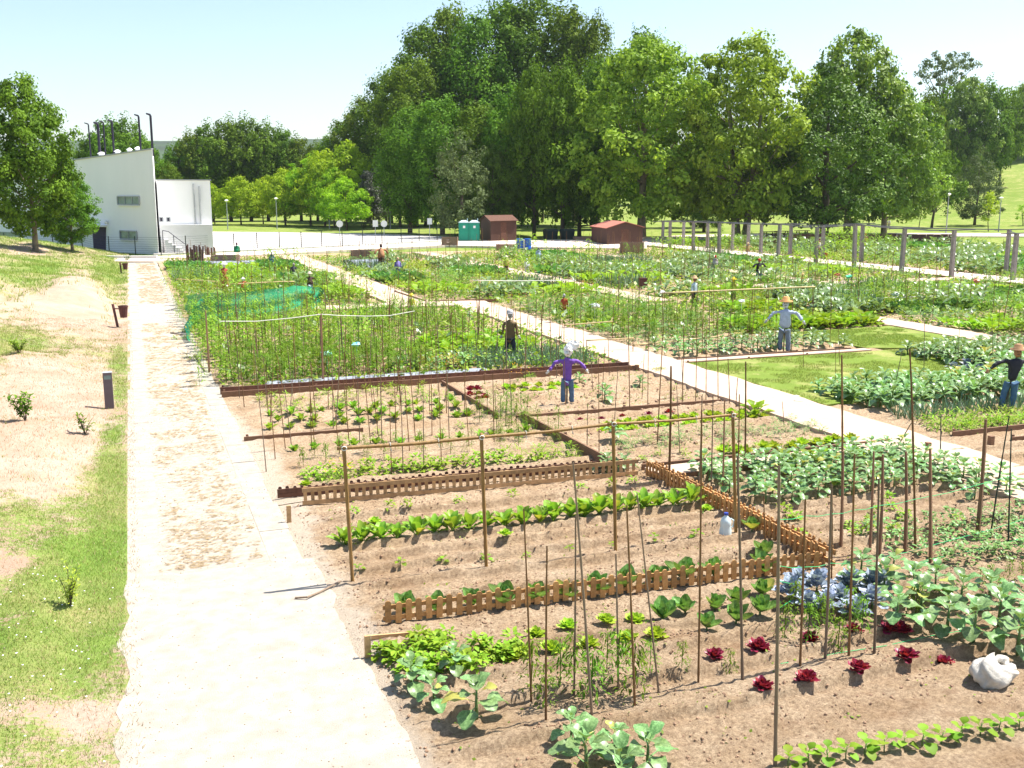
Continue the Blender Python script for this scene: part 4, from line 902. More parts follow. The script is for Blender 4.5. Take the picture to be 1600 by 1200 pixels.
ptree('dark', 1285, 374, 105, 205, 'broad dark green tree with a thick trunk behind the pergola'); ptree('plane2', 1322, 366, 52, 185, 'tall fresh green tree rising behind the broad dark one', v=0); ptree('plane2', 1380, 366, 118, 150, 'fresh green tree with shiny pale leaves at the right end of the row', v=0)
ptree('poplar', 1000, 357, 44, 95, 'dark poplar top showing behind the broad plane tree', v=1); ptree('dark', 1095, 355, 112, 90, 'dark tree between the two yellow green planes, far behind'); ptree('dark', 1100, 362, 275, 80, 'low dark bushy tree between the two plane trunks')
ptree('round', 1457, 356, 234, 74, 'small round tree with a leaning trunk on the park lawn', lean=.1); ptree('olive', 1524, 352, 240, 72, 'small grey green tree with a dark crown on the park slope')
for i, (bx, by, ty, wp, k) in enumerate(((1437, 356, 302, 26, 'sapling'), (1543, 361, 300, 30, 'sapling'), (1597, 352, 318, 30, 'sapling'))): ptree(k, bx, by, ty, wp, ['thin bright sapling left of the leaning round tree', 'thin sapling in front of the small grey green tree', 'thin sapling at the right edge of the park'][i])
HT = [(1440, 318, 140, 60), (1475, 300, 132, 74), (1500, 300, 122, 90), (1530, 296, 124, 80), (1560, 290, 135, 70), (1590, 250, 128, 60), (1615, 245, 130, 60), (1640, 240, 120, 70)]
for i, (bx, by, ty, wp) in enumerate(HT): ptree(['poplar_mid', 'round', 'plane2'][i % 3], bx, by, ty, wp, 'mid green tree on the park hill at the right, %s of the group' % nth(i), 'trees on the park hill', i)
ptree('umbrella', 1466, 262, 86, 98, 'umbrella shaped pine rising above the hill trees at the right')
for i in range(24):
    bx = 300+i*52+random.uniform(-15, 15); r = ray(bx, 300); q = random.uniform(215, 300)/math.hypot(r.x, r.y); p = Vector((r.x*q, r.y*q, 0)); p.z = zt(p.x, p.y)
    tree(['dark', 'round', 'poplar_mid'][i % 3], p, random.uniform(10, 15), random.uniform(10, 14), 'distant tree seen under and between the crowns of the park', 'distant trees behind the park', i)
for i in range(16):
    bx = 600+i*21+random.uniform(-6, 6); p = G(bx, random.uniform(345, 366)); mb = MB(); tube(mb, [(0, 0, -.2), (random.uniform(-.2, .2), 0, 4), (random.uniform(-.4, .4), 0, 9)], np.array([.26, .2, .12]), 7)
    o = empty('tree', p, 'slim dark trunk standing in the shade under the big clump', 'tree', 'shaded trunks under the big clump'); mb.obj('trunk', BARK, o)
for i, (bx, by, w_) in enumerate(((410, 374, 9), (435, 373, 9), (465, 374, 10), (498, 373, 9), (360, 374.5, 22), (560, 372, 10), (345, 373, 8), (375, 372, 8), (610, 374, 12))):
    pass

# ------------------------------------------------------------ edging boards and small fences
def board(x0, y0, x1, y1, label, h=.16, th=.045, m=PLANK, z=.02, group=None, pegs=True):
    a = Vector((x0, y0, z)); b = Vector((x1, y1, z)); L = (b-a).length; o = empty('edging_board', a, label, 'edging board', group, math.atan2(b.y-a.y, b.x-a.x))
    n = max(1, round(L/2.4))
    for k in range(n):
        mb = MB(); box(mb, k*L/n+.004, -th/2, -.08, (k+1)*L/n-.004, th/2, h+.008*(k % 2)); mb.obj('plank', m, o)
        if pegs: mb = MB(); box(mb, k*L/n+.05, th/2+.002, -.1, k*L/n+.10, th/2+.042, h+.04); mb.obj('peg', m, o)
board(1.95, 27.62, 13.95, 27.62, 'long dark brown plank edging along the far side of the narrow cross path', .2, m=PLANKD)
board(1.95, 27.2, 13.95, 27.2, 'long brown plank edging along the near side of the narrow cross path', .16)
board(7.85, 26.9, 7.85, 22.3, 'diagonal looking brown plank left of the purple scarecrow', .14)
board(8.35, 22.0, 8.45, 17.35, 'thick brown plank running down to the lattice corner', .2)
board(2.0, 22.12, 4.6, 22.1, 'thin brown plank at the path side of the sparse bed behind the trellis', .1)
board(8.25, 22.12, 13.8, 22.08, 'thin brown plank in front of the purple scarecrow', .1)
board(8.95, 17.06, 14.75, 17.04, 'brown plank edging behind the kale bed, far side of the short path', .13)
board(8.95, 16.3, 11.2, 16.3, 'short brown plank beside the lattice corner, near side of the short path', .11)
board(15.9, 27.5, 22.5, 27.5, 'brown plank edging between the two lawn beds, near one', .1); board(15.9, 28.05, 22.5, 28.05, 'brown plank edging between the two lawn beds, far one', .13)
board(16.6, 17.15, 26, 17.2, 'grey brown plank right of the gravel path at the light green bed', .13); board(17.4, 16.3, 26, 16.3, 'grey brown plank edging below the pale cross path at the right edge', .13)
board(13.2, 47.5, 16.6, 47.0, 'brown corner plank where the far paths meet', .16); board(12.9, 53, 13.1, 47.6, 'brown plank on the right edge of the far path', .16)
board(51.0, 40, 50.9, 92, 'low reddish plank edging the far bed behind the pergola', .12, m=PLANK, pegs=False); board(47.7, 44, 47.7, 90, 'low reddish plank on the near edge of the pergola path', .12, pegs=False)
board(15.95, 20.4, 15.95, 27.3, 'thin plank along the lawn edge', .03) if False else None
board(23, 33.4, 28, 33.1, 'dark brown plank behind the far lawn patch', .2, m=PLANKD)
for bx, by, ty, lb in ((1449, 706, 691, 'short square wooden peg beside the gravel path, left one'), (1547, 703, 681, 'short square wooden peg across the gravel path, right one'), (995, 583, 570, 'small dark peg at the path corner by the cross path')):
    p = G(bx, by); h = upright(p, bx, ty).z; mb = MB(); box(mb, -.05, -.05, -.1, .05, .05, h); mb.obj('peg', PLANK, loc=p, label=lb, cat='peg')
# picket lattice: two rails and square pickets between
pk = MB(); n_ = 6
def picket_mesh(w_, h, th, m, rounded=True, pointed=False):
    mb = MB()
    if rounded: P = [(-w_/2, 0), (w_/2, 0), (w_/2, h-w_*.35), (w_*.3, h-.08*w_), (0, h), (-w_*.3, h-.08*w_), (-w_/2, h-w_*.35)]
    else: P = [(-w_/2, 0), (w_/2, 0), (w_/2, h), (-w_/2, h)]
    n = len(P); V = [(x, -th/2, z) for x, z in P]+[(x, th/2, z) for x, z in P]; mb.add(V, [[i, i+n, (i+1) % n+n, (i+1) % n] for i in range(n)], [[0, i, i+1] for i in range(1, n-1)]+[[n, n+i+1, n+i] for i in range(1, n-1)])
    return mb.mesh('picket', m)
def picketfence(x0, y0, x1, y1, h, rails, label, m, side=-1, sp=.12, w_=.055, rounded=True, seg=None, railh=.05, proud=.0, z=.05):
    a = Vector((x0, y0, z)); b = Vector((x1, y1, z)); L = (b-a).length; o = empty('picket_fence', a, label, 'picket fence', None, math.atan2(b.y-a.y, b.x-a.x)); pmesh = picket_mesh(w_, h, .018, m, rounded)
    n = int(L/sp)
    for k in range(n): q = link('picket', pmesh, o, (sp*(k+.5), random.uniform(-.002, .002), random.uniform(-.022, .014))); q.rotation_euler = (random.uniform(-.05, .05), random.uniform(-.045, .045), random.uniform(-.05, .05))
    nseg = seg or 1
    for r in rails:
        for k in range(nseg): mb = MB(); box(mb, k*L/nseg+.006, side*.0115-.011*(side > 0)*0-.0 if False else (side*.012 if side > 0 else -.034), r-railh/2, (k+1)*L/nseg-.006, (.034 if side > 0 else -.012), r+railh/2); mb.obj('rail', m, o)
    return o
picketfence(2.45, 17.02, 8.72, 16.78, .30, (.03, .255), 'honey coloured lattice fence with square gaps across the bed behind the bamboo frame', LATT, -1, .125, .058, False, 2, .075)
picketfence(2.1, 17.55, 8.68, 17.35, .20, (.045, .125), 'dark brown low fence standing just behind the honey lattice', PLANKD, -1, .125, .06, True, 2, .076)
picketfence(8.85, 16.72, 8.98, 11.5, .30, (.05, .22), 'orange lattice fence running towards the camera from the lattice corner', PICK, 1, .125, .055, True, 3, .07)
picketfence(8.99, 16.6, 9.12, 11.4, .30, (.05, .22), 'second orange picket row right behind the first one near the white jug', PICK, -1, .125, .055, True, 3, .07)
picketfence(2.62, 11.72, 8.9, 11.42, .28, (.055, .20), 'orange picket fence with rounded tops across the foreground bed', PICK, 1, .13, .076, True, 2, .05)
for bx, by, tx, ty, lb in ((452, 818, 449, 790, 'small square wooden peg at the left end of the lattice fence'), (575, 1030, 570, 993, 'orange brown square peg at the path edge below the picket fence')):
    p = G(bx, by); h = upright(p, tx, ty).z; mb = MB(); box(mb, -.035, -.02, -.1, .035, .02, h); mb.obj('peg', LATT, loc=p, label=lb, cat='peg')
mb = MB(); a, b = G(580, 1003), G(650, 997); bar(mb, (a.x, a.y, .06), (b.x, b.y, .06), .03, .05); mb.obj('plank_offcut', LATT, label='short loose plank beside the orange peg', cat='plank')

# ------------------------------------------------------------ stakes
def stakemesh(m, sd, sides=6, r=.5, nodes=7):
    rg = random.Random(sd); mb = MB(); P = []; R = []; bx_, by_ = rg.uniform(-1, 1), rg.uniform(-1, 1)
    for k in range(nodes*2+1):
        t = k/(nodes*2); P.append((bx_*math.sin(t*3.1)*.5, by_*math.sin(t*2.7)*.5, t)); R.append(r*(1-.35*t)*(1.22 if k % 2 else 1))
    V = np.array(P, float); d = np.zeros((len(P), 3)); a = np.arange(sides)*2*math.pi/sides; VV = np.concatenate([np.stack([V[i, 0]+R[i]*2*np.cos(a), V[i, 1]+R[i]*2*np.sin(a), np.full(sides, V[i, 2])], 1) for i in range(len(P))])
    Q = [[i*sides+j, i*sides+(j+1) % sides, (i+1)*sides+(j+1) % sides, (i+1)*sides+j] for i in range(len(P)-1) for j in range(sides)]
    VV = np.concatenate([VV, [[V[-1, 0], V[-1, 1], 1.0]]]); T = [[len(VV)-1, (len(P)-1)*sides+j, (len(P)-1)*sides+(j+1) % sides] for j in range(sides)]
    mb.add(VV, Q, T); return mb
SMB = {k: [stakemesh(m, s, 4 if k == 'lath' else 6, .5, 2 if k == 'lath' else 7) for s in range(3)] for k, m in (('bamboo', BAMB), ('cane', BAMB2), ('pale', BAMBL), ('lath', PLANK), ('green', DARKG))}
SMM = {'bamboo': BAMB, 'cane': BAMB2, 'pale': BAMBL, 'lath': PLANK, 'green': DARKG}
SM_ = {k: [x.mesh('stake', SMM[k], k != 'lath') for x in v] for k, v in SMB.items()}
STK = []
def stake(base, top_, r=.011, k='bamboo', label=None, group=None, first=False): STK.append((Vector(base), Vector(top_), r, k, label, group, first))
def pstake(bx, by, tx, ty, r=.012, k='bamboo', label=None, group=None, first=True, z=.03):
    p = G(bx, by, z); stake(p, upright(p, tx, ty), r, k, label, group, first)
def flush_stakes():
    STK.sort(key=lambda s: (not s[6], s[0].x**2+s[0].y**2)); rest = MB()
    for i, (b, t, r, k, lb, gr, f) in enumerate(STK):
        d = t-b; L = d.length+.08; b2 = b-d.normalized()*.08; q = d.to_track_quat('Z', 'Y'); M = Matrix.Translation(b2) @ q.to_matrix().to_4x4() @ Matrix.Diagonal((r, r, L, 1))
        if i < 290:
            o = link({'bamboo': 'bamboo_stake', 'cane': 'cane_stake', 'pale': 'bamboo_stake', 'lath': 'wooden_stake', 'green': 'metal_stake'}[k], SM_[k][i % 3], None, None, lb, 'stake', gr); o.matrix_world = M
        else:
            V, Q, T, tq, tt = SMB[k][i % 3].arrays(); V = np.c_[V, np.ones(len(V))] @ np.array(M).T; rest.add(V[:, :3], Q, T)
    if rest.n: rest.obj('stakes_mass', BAMB, kind='stuff', label='thin bamboo stakes standing in the most distant beds', cat='stakes')
NEAR = [(853, 1126, 855, 853, .013, 'bamboo', 'bamboo stake standing alone left of the tomato plants, front'), (830, 1097, 818, 795, .012, 'bamboo', 'thin bamboo stake at the left end of the tomato plants'),
        (925, 1120, 895, 722, .015, 'cane', 'tall leaning grey cane in front of the tomato plants'), (897, 1087, 899, 805, .012, 'cane', 'grey cane crossing the tall leaning one'),
        (966, 1076, 962, 866, .012, 'cane', 'grey cane below the third post of the bamboo frame'), (992, 1105, 979, 790, .013, 'bamboo', 'brown bamboo stake at the right end of the tomato plants'),
        (1029, 1082, 995, 770, .011, 'cane', 'thin leaning cane right of the tomato plants'), (1091, 1069, 1096, 640, .012, 'bamboo', 'tall thin straight bamboo stake left of the white jug'),
        (1160, 1063, 1152, 712, .016, 'cane', 'thick grey cane in front of the white jug'), (1211, 1196, 1217, 728, .018, 'cane', 'thickest and nearest cane, standing at the bottom edge of the picture'),
        (1250, 1043, 1258, 780, .014, 'bamboo', 'dark cane holding the green strings, first from the left'), (1289, 1031, 1299, 757, .016, 'cane', 'grey cane holding the green strings, second from the left'),
        (1326, 1026, 1335, 709, .014, 'bamboo', 'dark cane holding the green strings, third from the left'), (1366, 1022, 1373, 748, .015, 'cane', 'grey cane holding the green strings, fourth from the left'),
        (1314, 852, 1317, 705, .026, 'lath', 'square lath among the kale, first from the left'), (1359, 862, 1365, 705, .022, 'lath', 'square lath among the kale, second from the left'), (1374, 866, 1379, 710, .026, 'lath', 'square lath among the kale, third from the left'),
        (1414, 862, 1415, 706, .028, 'lath', 'square lath among the kale, fourth from the left'), (1430, 857, 1425, 645, .018, 'bamboo', 'tall pole beside the fourth square lath'), (1454, 880, 1453, 701, .028, 'lath', 'square lath among the kale, fifth from the left'),
        (1527, 838, 1540, 655, .036, 'lath', 'thickest brown square post leaning right beside the gravel path'), (1547, 842, 1577, 650, .012, 'green', 'thin dark stake leaning strongly at the right edge'), (1575, 858, 1580, 670, .012, 'green', 'thin dark upright stake at the right edge'),
        (1316, 770, 1315, 555, .02, 'bamboo', 'tall brown pole standing on the near edge of the gravel path'), (1164, 726, 1165, 565, .019, 'bamboo', 'brown pole right of the bamboo frame end'), (1045, 756, 1048, 572, .024, 'bamboo', 'thick pole behind the bamboo frame rail'),
        (1427, 715, 1421, 545, .022, 'bamboo', 'tall pole with a slanting brace beside the gravel path'), (1398, 706, 1424, 661, .014, 'cane', 'slanting brace leaning on the tall pole'), (1469, 718, 1470, 647, .012, 'green', 'short thin dark stake at the edge of the gravel path'),
        (1129, 772, 1132, 625, .017, 'lath', 'pale lath just left of the last frame post'), (1092, 777, 1097, 616, .012, 'cane', 'thin dark cane behind the frame, left of the pale lath'), (1111, 767, 1114, 617, .012, 'cane', 'thin dark cane between the pale lath and its neighbour'), (1152, 777, 1155, 616, .013, 'bamboo', 'reddish stake just right of the last frame post'),
        (1027, 696, 1035, 540, .013, 'bamboo', 'thin stake behind the frame left of the thick pole'), (1062, 708, 1057, 602, .009, 'cane', 'short thin cane right of the thick pole'), (917, 709, 918, 630, .009, 'cane', 'short thin cane left of the third frame post'), (936, 706, 935, 560, .009, 'bamboo', 'thin stake right of the purple scarecrow, behind the frame'),
        (984, 641, 981, 480, .012, 'bamboo', 'slender stake right of the purple scarecrow'), (1012, 637, 1013, 517, .01, 'bamboo', 'slender stake right of the small dark peg'), (960, 662, 966, 570, .009, 'cane', 'thin cane between the purple scarecrow and the frame'), (1225, 667, 1222, 627, .009, 'cane', 'very short thin stake beside the gravel path'),
        (1195, 860, 1193, 775, .011, 'bamboo', 'short thin cane right of the white jug'), (1299, 905, 1300, 770, .011, 'bamboo', 'thin cane behind the red cabbages')]
for a in NEAR: pstake(a[0], a[1], a[2], a[3], a[4], a[5], a[6])
for i, (bx, by) in enumerate(((416, 737), (430, 717), (446, 702), (456, 702), (487, 705), (492, 702), (521, 672), (530, 707), (546, 697), (562, 692), (579, 692), (592, 691), (597, 691), (612, 740), (619, 689), (630, 740), (640, 707), (649, 685), (662, 735), (675, 682), (690, 730), (702, 686), (733, 700), (772, 690), (800, 664))):
    h = random.uniform(1.35, 1.75); p = G(bx, by, .03); stake(p, p+Vector((random.uniform(-.12, .03), random.uniform(-.05, .05), h)), .0095, 'bamboo' if i % 3 else 'cane', 'thin stake in the sparse bed behind the frame, %s from the path' % nth(i), 'thin stakes in the sparse bed', True)
for i, (bx, by, ty) in enumerate(((1066, 632, 497), (1087, 630, 507), (1103, 627, 510), (1122, 626, 487), (1140, 632, 560), (1150, 636, 590))):
    pstake(bx, by, bx+random.uniform(-3, 3), ty, .0115, 'bamboo', 'thin tall stake on the near edge of the gravel path, %s from the left' % nth(i), 'stakes on the near path edge')
def stakebed(x0, x1, y0, y1, dx, dy, zone, h=(1.5, 2.1), r=.011, ks=('bamboo', 'bamboo', 'cane'), keep=.85):
    y = y0; rr = 0
    while y <= y1:
        x = x0+random.uniform(0, dx); c = 0
        while x < x1:
            if random.random() < keep:
                yy = y+random.uniform(-.08, .08); L = random.uniform(*h); stake((x, yy, .03), (x+random.uniform(-.14, .14), yy+random.uniform(-.1, .1), L), r*random.uniform(.8, 1.25), random.choice(ks), 'stake %s from left, %s row, %s' % (nth(min(c, 38)), nth(min(rr, 38)), zone), 'stakes of the '+zone); c += 1
            x += dx*random.uniform(.7, 1.3)
        y += dy; rr += 1
stakebed(2.3, 7.8, 23.2, 27, .55, 1.25, 'bed before the double plank', (1.1, 1.6), .009)
stakebed(2.4, 13.2, 28.5, 34.5, .62, 1.15, 'dense tomato bed', (1.4, 1.9), .0115)
stakebed(2.6, 12.8, 36, 44.5, .9, 2.0, 'bean bed behind the cord', (1.4, 1.9), .012)
stakebed(8.6, 13.4, 23, 26.8, 1.0, 1.8, 'purple scarecrow bed', (1.1, 1.5), .009)
stakebed(16.5, 22.5, 28.8, 45, .85, 2.1, 'crowded bed right of the path', (1.5, 2.2), .012)
stakebed(24.6, 36, 36, 47.5, 1.1, 2.3, 'bed behind the lawn patch', (1.4, 2.), .013)
stakebed(17, 30, 19, 26.5, 1.5, 2.2, 'broad kale bed', (1.1, 1.7), .009, keep=.5)
stakebed(30, 46, 24, 47, 1.6, 3.2, 'bed below the pergola path', (1.4, 2.), .013, keep=.7)
stakebed(2.4, 11, 50, 85, 1.3, 3.2, 'far left bed', (1.2, 1.9), .014)
stakebed(13.6, 22.6, 49, 86, 1.2, 3.4, 'far bed between gravel paths', (1.3, 2.0), .014)
stakebed(24.8, 47, 51, 88, 1.6, 4.4, 'most distant middle bed', (1.4, 2.2), .015)
stakebed(51.5, 66, 44, 86, 2.2, 6, 'bed behind the pergola', (1.3, 1.8), .014)
# the big bamboo frame
fr = empty('bamboo_trellis', G(550, 910), 'large trellis of thick yellow bamboo with four posts and a top rail', 'trellis'); F0 = fr.location
fposts = [((551, 911), (537, 700)), ((760, 891), (752, 683)), ((962, 871), (958, 662)), ((1150, 836), (1145, 648))]; ft = []
for (b, t) in fposts:
    p = G(*b); q = upright(p, *t); ft.append(q-F0); mb = MB(); P = [p-F0+(q-p)*s for s in np.linspace(-.06, 1.03, 15)]; tube(mb, P, [.028 if k % 2 else .024 for k in range(15)], 7); mb.obj('post', BAMBY, fr, smooth_=True)
def rail(P, r, m, name, parent=None, **k):
    mb = MB(); PP = []
    for a, b in zip(P, P[1:]):
        for s in np.linspace(0, 1, 6)[:-1]: PP.append(Vector(a)+(Vector(b)-Vector(a))*s)
    PP.append(Vector(P[-1])); tube(mb, PP, [r*(1.12 if j % 3 == 0 else 1) for j in range(len(PP))], 6); return mb.obj(name, m, parent, smooth_=True, **k)
for k in range(3):
    a, b = ft[k], ft[k+1]; d = (b-a).normalized()*.09; rail([a-d, (a+b)/2-Vector((0, 0, .02)), b+d], .024-.002*k, BAMBY, 'top_rail', fr)
for q in ft:
    mb = MB(); tube(mb, [q+Vector((.035*math.cos(t), -.03, .03*math.sin(t))) for t in np.linspace(0, 6, 8)], .007, 4); mb.obj('tie', WSTR, fr)
for t in (.33, .68):
    for k in range(3):
        q = ft[k]+(ft[k+1]-ft[k])*t; mb = MB(); tube(mb, [q+Vector((.0, .028*math.cos(u), .028*math.sin(u))) for u in np.linspace(0, 6, 8)]+[q+Vector((.01, -.03, -.09))], .005, 4); mb.obj('tie', WSTR, fr)
# other rails and cords
for (P, Y, m, r, lb, nm) in (([(882, 508), (920, 505), (958, 502)], 33, BAMBL, .02, 'pale horizontal cane over the bed left of the red scarecrow', 'cane_rail'), ([(917, 532), (990, 528)], 30.5, BAMBL, .02, 'pale horizontal cane right of the white hooded scarecrow', 'cane_rail'),
        ([(990, 539), (1060, 532), (1137, 524)], 30.0, BAMBL, .02, 'long pale horizontal cane behind the gravel path corner', 'cane_rail'), ([(1036, 458), (1150, 453), (1273, 448)], 34.5, BAMBL, .032, 'longest pale bamboo rail, passing behind the blue shirted scarecrow', 'bamboo_rail'),
        ([(360, 444), (440, 440), (460, 440)], 52, BAMBL, .03, 'pale cane rail over the green net', 'cane_rail'), ([(1395, 455), (1300, 452), (1280, 451)], 44, WSTR, .02, 'white cord in the far right bed', 'cord'), ([(1340, 466), (1400, 465), (1500, 461)], 38, WSTR, .018, 'long white cord among the stakes at the right', 'cord'),
        ([(740, 438), (800, 439), (900, 438)], 44, WSTR, .02, 'white cord in the bed behind the planks', 'cord'), ([(275, 436), (340, 440)], 58, BAMBL, .03, 'pale cane rail near the main path in the far bed', 'cane_rail'), ([(250, 403), (316, 404)], 84, BAMBL, .04, 'pale rail at the far left corner of the beds', 'cane_rail')):
    Q_ = [atY(x, y, Y) for x, y in P]; rail(Q_, r, m, nm, label=lb, cat='rail' if 'rail' in nm else 'cord')
    if nm != 'cord':
        for q in (Q_[0], Q_[-1]): stake((q.x, q.y+.03, .03), (q.x, q.y+.03, q.z+.02), .016, 'bamboo', 'end post of a pale cane rail', 'end posts of the cane rails', True)
Q_ = [atY(x, y, 30.2) for x, y in ((344, 502), (400, 502), (455, 497), (502, 491), (530, 493), (575, 494), (610, 493), (648, 486))]; mb = MB(); tube(mb, Q_, .013, 5); mb.obj('cord', WSTR, label='sagging white cord over the tomato bed at the left', cat='cord')
pstake(327, 582, 321, 485, .03, 'lath', 'thick brown stake at the left end of the white cord'); pstake(505, 600, 502, 490, .024, 'lath', 'thick brown stake under the middle of the white cord')
# green strings between the near canes
for i, P in enumerate(([(1216, 812), (1258, 806), (1299, 803), (1335, 797), (1373, 790), (1430, 780), (1530, 757), (1620, 730)], [(1216, 884), (1258, 886), (1299, 880), (1335, 878), (1373, 872), (1470, 848), (1620, 805)],
                       [(1216, 908), (1258, 912), (1299, 911), (1335, 908), (1373, 902), (1450, 890), (1620, 845)], [(1215, 952), (1258, 953), (1299, 949), (1335, 948), (1373, 943), (1460, 928), (1620, 880)],
                       [(1215, 995), (1258, 996), (1299, 991), (1335, 985), (1373, 975), (1460, 960), (1620, 930)], [(1215, 1040), (1258, 1038), (1299, 1030)], [(1215, 1125), (1300, 1110), (1450, 1075), (1620, 1015)])):
    Yp = [9.9, 10.9, 11.0, 11.0, 11.0, 11.2, 11.5, 11.6]; Q_ = []
    for j, (x, y) in enumerate(P):
        q = atY(x, y, (Yp+[11.6]*3)[j] if i != 6 else 9.1); q.z = max(q.z, .05)
        if Q_: Q_.append((Q_[-1]+q)/2-Vector((0, 0, .02)))
        Q_.append(q)
    mb = MB(); tube(mb, Q_, .0045, 4); mb.obj('green_string', GSTR, label='green string tied along the near canes, %s from the top' % nth(i), cat='string', group='green strings on the near canes')

# ------------------------------------------------------------ scarecrows and people
_cl = {}
def cloth(c, ck=False):
    k = tuple(round(x, 3) for x in c)
    if k not in _cl: _cl[k] = mat('cloth %s' % len(_cl), c, .85, .18, 9, .25, 30)
    return _cl[k]
STRAW = (.50, .32, .13); SKIN_ = (.50, .28, .18)
def scarecrow(bx, by, ty, label, shirt=(.3, .3, .3), pants=(.08, .13, .22), head=(.7, .68, .65), hat=None, arms='out', rz=0, lean=0, legs=True, belly=1.1, slim=1.12, dist=None, coat=False, nm='scarecrow', cap=None, p=None, extra=None):
    p = p or G(bx, by); H = upright(p, bx, ty).z; near = p.y < 50
    o = empty(nm, p, label, 'scarecrow', None, rz); k = H/1.7; L = Vector((math.sin(lean), 0, math.cos(lean)))
    def q(x, y, z): return (x*k+math.sin(lean)*z*k, y*k, z*k)
    mb = MB(); tube(mb, [q(0, .03, -.1/k), q(0, .03, 1.42)], .022, 5); mb.obj('pole', BAMB2, o)
    s = 1 if near else 0
    if legs:
        N_ = [(*q(0, 0, .84), .15*k*belly, .11*k), (*q(-.09, 0, .72), .10*k, .10*k), (*q(-.11, .02, .42), .08*k, .08*k), (*q(-.12, -.01, .09), .07*k, .075*k), (*q(.09, 0, .72), .10*k, .10*k), (*q(.12, -.03, .42), .08*k, .08*k), (*q(.13, -.02, .09), .07*k, .075*k)]
        skin('trousers', N_, [(0, 1), (1, 2), (2, 3), (0, 4), (4, 5), (5, 6)], cloth(pants), o, s+near, wr=.035*k)
        if near:
            for sx in (-1, 1): mb = MB(); blob(mb, q(sx*.125, -.07, .04), (.05*k, .11*k, .045*k), 2, .04); mb.obj('shoe', cloth(tuple(c*.9 for c in pants)), o, smooth_=True)
    z0 = .55 if coat else .76
    N_ = [(*q(0, 0, z0), .17*k*belly*slim, .12*k), (*q(0, 0, 1.02), .145*k*belly*slim, .11*k), (*q(0, 0, 1.24), .14*k*slim, .095*k), (*q(0, 0, 1.38), .055*k, .055*k)]; E_ = [(0, 1), (1, 2), (2, 3)]
    A_ = {'out': [(.22, 0, 1.31), (.42, 0, 1.24), (.58, -.02, 1.08)], 'down': [(.19, 0, 1.25), (.23, .01, 1.05), (.245, -.04, .84)], 'droop': [(.20, 0, 1.29), (.36, 0, 1.24), (.50, -.03, 1.04)], 'none': [(.2, 0, 1.26)]}[arms]
    for sx in (-1, 1):
        pr = 2
        for i, (x, y, z) in enumerate(A_):
            N_.append((*q(sx*x, y, z), (.062+.004*i)*k, (.055-.004*i)*k)); E_.append((pr, len(N_)-1)); pr = len(N_)-1
    skin('coat' if coat else 'shirt', N_, E_, cloth(shirt), o, s+near, wr=.06*k)
    if arms != 'none' and near:
        for sx in (-1, 1):
            x, y, z = A_[-1]; hb = MB(); c = q(sx*(x+.05), y, z-.04); blob(hb, c, (.04*k, .035*k, .05*k), 5, .08, 8, 5)
            for f in range(5): tube(hb, [c, (c[0]+sx*(.03+.01*f)*k, c[1]+(f-2)*.02*k, c[2]-(.08-.012*abs(f-1.6))*k)], [.012*k, .008*k], 5)
            hb.obj('glove', cloth(head), o, smooth_=True); st_ = MB()
            for f in range(12): V_, Q_, t_ = leaf(.13*k, .014, 2, 1, .4, 0, 0, f, 0, .5); st_.add(place(V_, random.uniform(0, 6.3), random.uniform(-1.2, .3), c), Q_, tint=random.random())
            st_.obj('straw', DRYG, o)
    mb = MB(); blob(mb, q(0, -.01, 1.53), (.095*k, .10*k, .13*k), int(bx), .12, 11, 8); hd = mb.obj('head', cloth(head), o, smooth_=True)
    if near:
        mb = MB(); blob(mb, q(-.035, -.115, 1.56), (.014*k, .01*k, .014*k), 1, 0, 6, 4); blob(mb, q(.035, -.115, 1.56), (.014*k, .01*k, .014*k), 1, 0, 6, 4); bar(mb, q(-.035, -.115, 1.49), q(.035, -.115, 1.49), .01*k, .012*k); mb.obj('face', BLACKM, hd)
    if hat: mb = MB(); lathe(mb, [(.21*k, 1.60*k), (.20*k, 1.625*k), (.115*k, 1.64*k), (.105*k, 1.73*k), (.05*k, 1.755*k), (.001, 1.757*k)], (math.sin(lean)*1.6*k, 0, 0), 14); mb.obj('hat', cloth(hat), o, smooth_=True)
    if cap: mb = MB(); lathe(mb, [(.118*k, 1.575*k), (.118*k, 1.63*k), (.09*k, 1.69*k), (.001, 1.71*k)], (math.sin(lean)*1.6*k, -.005, 0), 12); box(mb, -.06*k+math.sin(lean)*1.6*k, -.2*k, 1.575*k, .06*k+math.sin(lean)*1.6*k, -.1*k, 1.59*k); mb.obj('cap', cloth(cap), o)
    return o, q, k
SC = rad(-20)
o, q, k = scarecrow(886, 634, 541, 'scarecrow in purple jumper and jeans with a crumpled white plastic bag as head', (.20, .09, .42), (.10, .17, .27), (.75, .74, .72), None, 'droop', SC+.1, slim=.78, coat=True)
mb = MB(); blob(mb, q(.02, .0, 1.58), (.13*k, .12*k, .16*k), 21, .25, 11, 8); blob(mb, q(.17, .05, 1.72), (.19*k, .05*k, .13*k), 24, .3, 9, 7); mb.obj('plastic_bag', mat('white plastic', (.78, .79, .80), .4, .06, 6), o)
o, q, k = scarecrow(797, 562, 484, 'tall scarecrow in a long brown coat and grey knitted cap, arms down', (.17, .115, .055), (.03, .035, .05), (.40, .38, .38), None, 'down', SC, coat=True, cap=(.50, .49, .50))
scarecrow(1224, 553, 466, 'scarecrow in a pale blue shirt, grey trousers and orange straw hat', (.42, .48, .66), (.16, .20, .27), (.48, .52, .62), (.55, .28, .10), 'droop', SC-.3)
o, q, k = scarecrow(1570, 642, 540, 'scarecrow in a dark grey jacket and jeans leaning right with a brown straw head', (.035, .035, .045), (.08, .16, .27), (.38, .20, .10), (.36, .20, .10), 'out', SC-.2, lean=.12, belly=1.1)
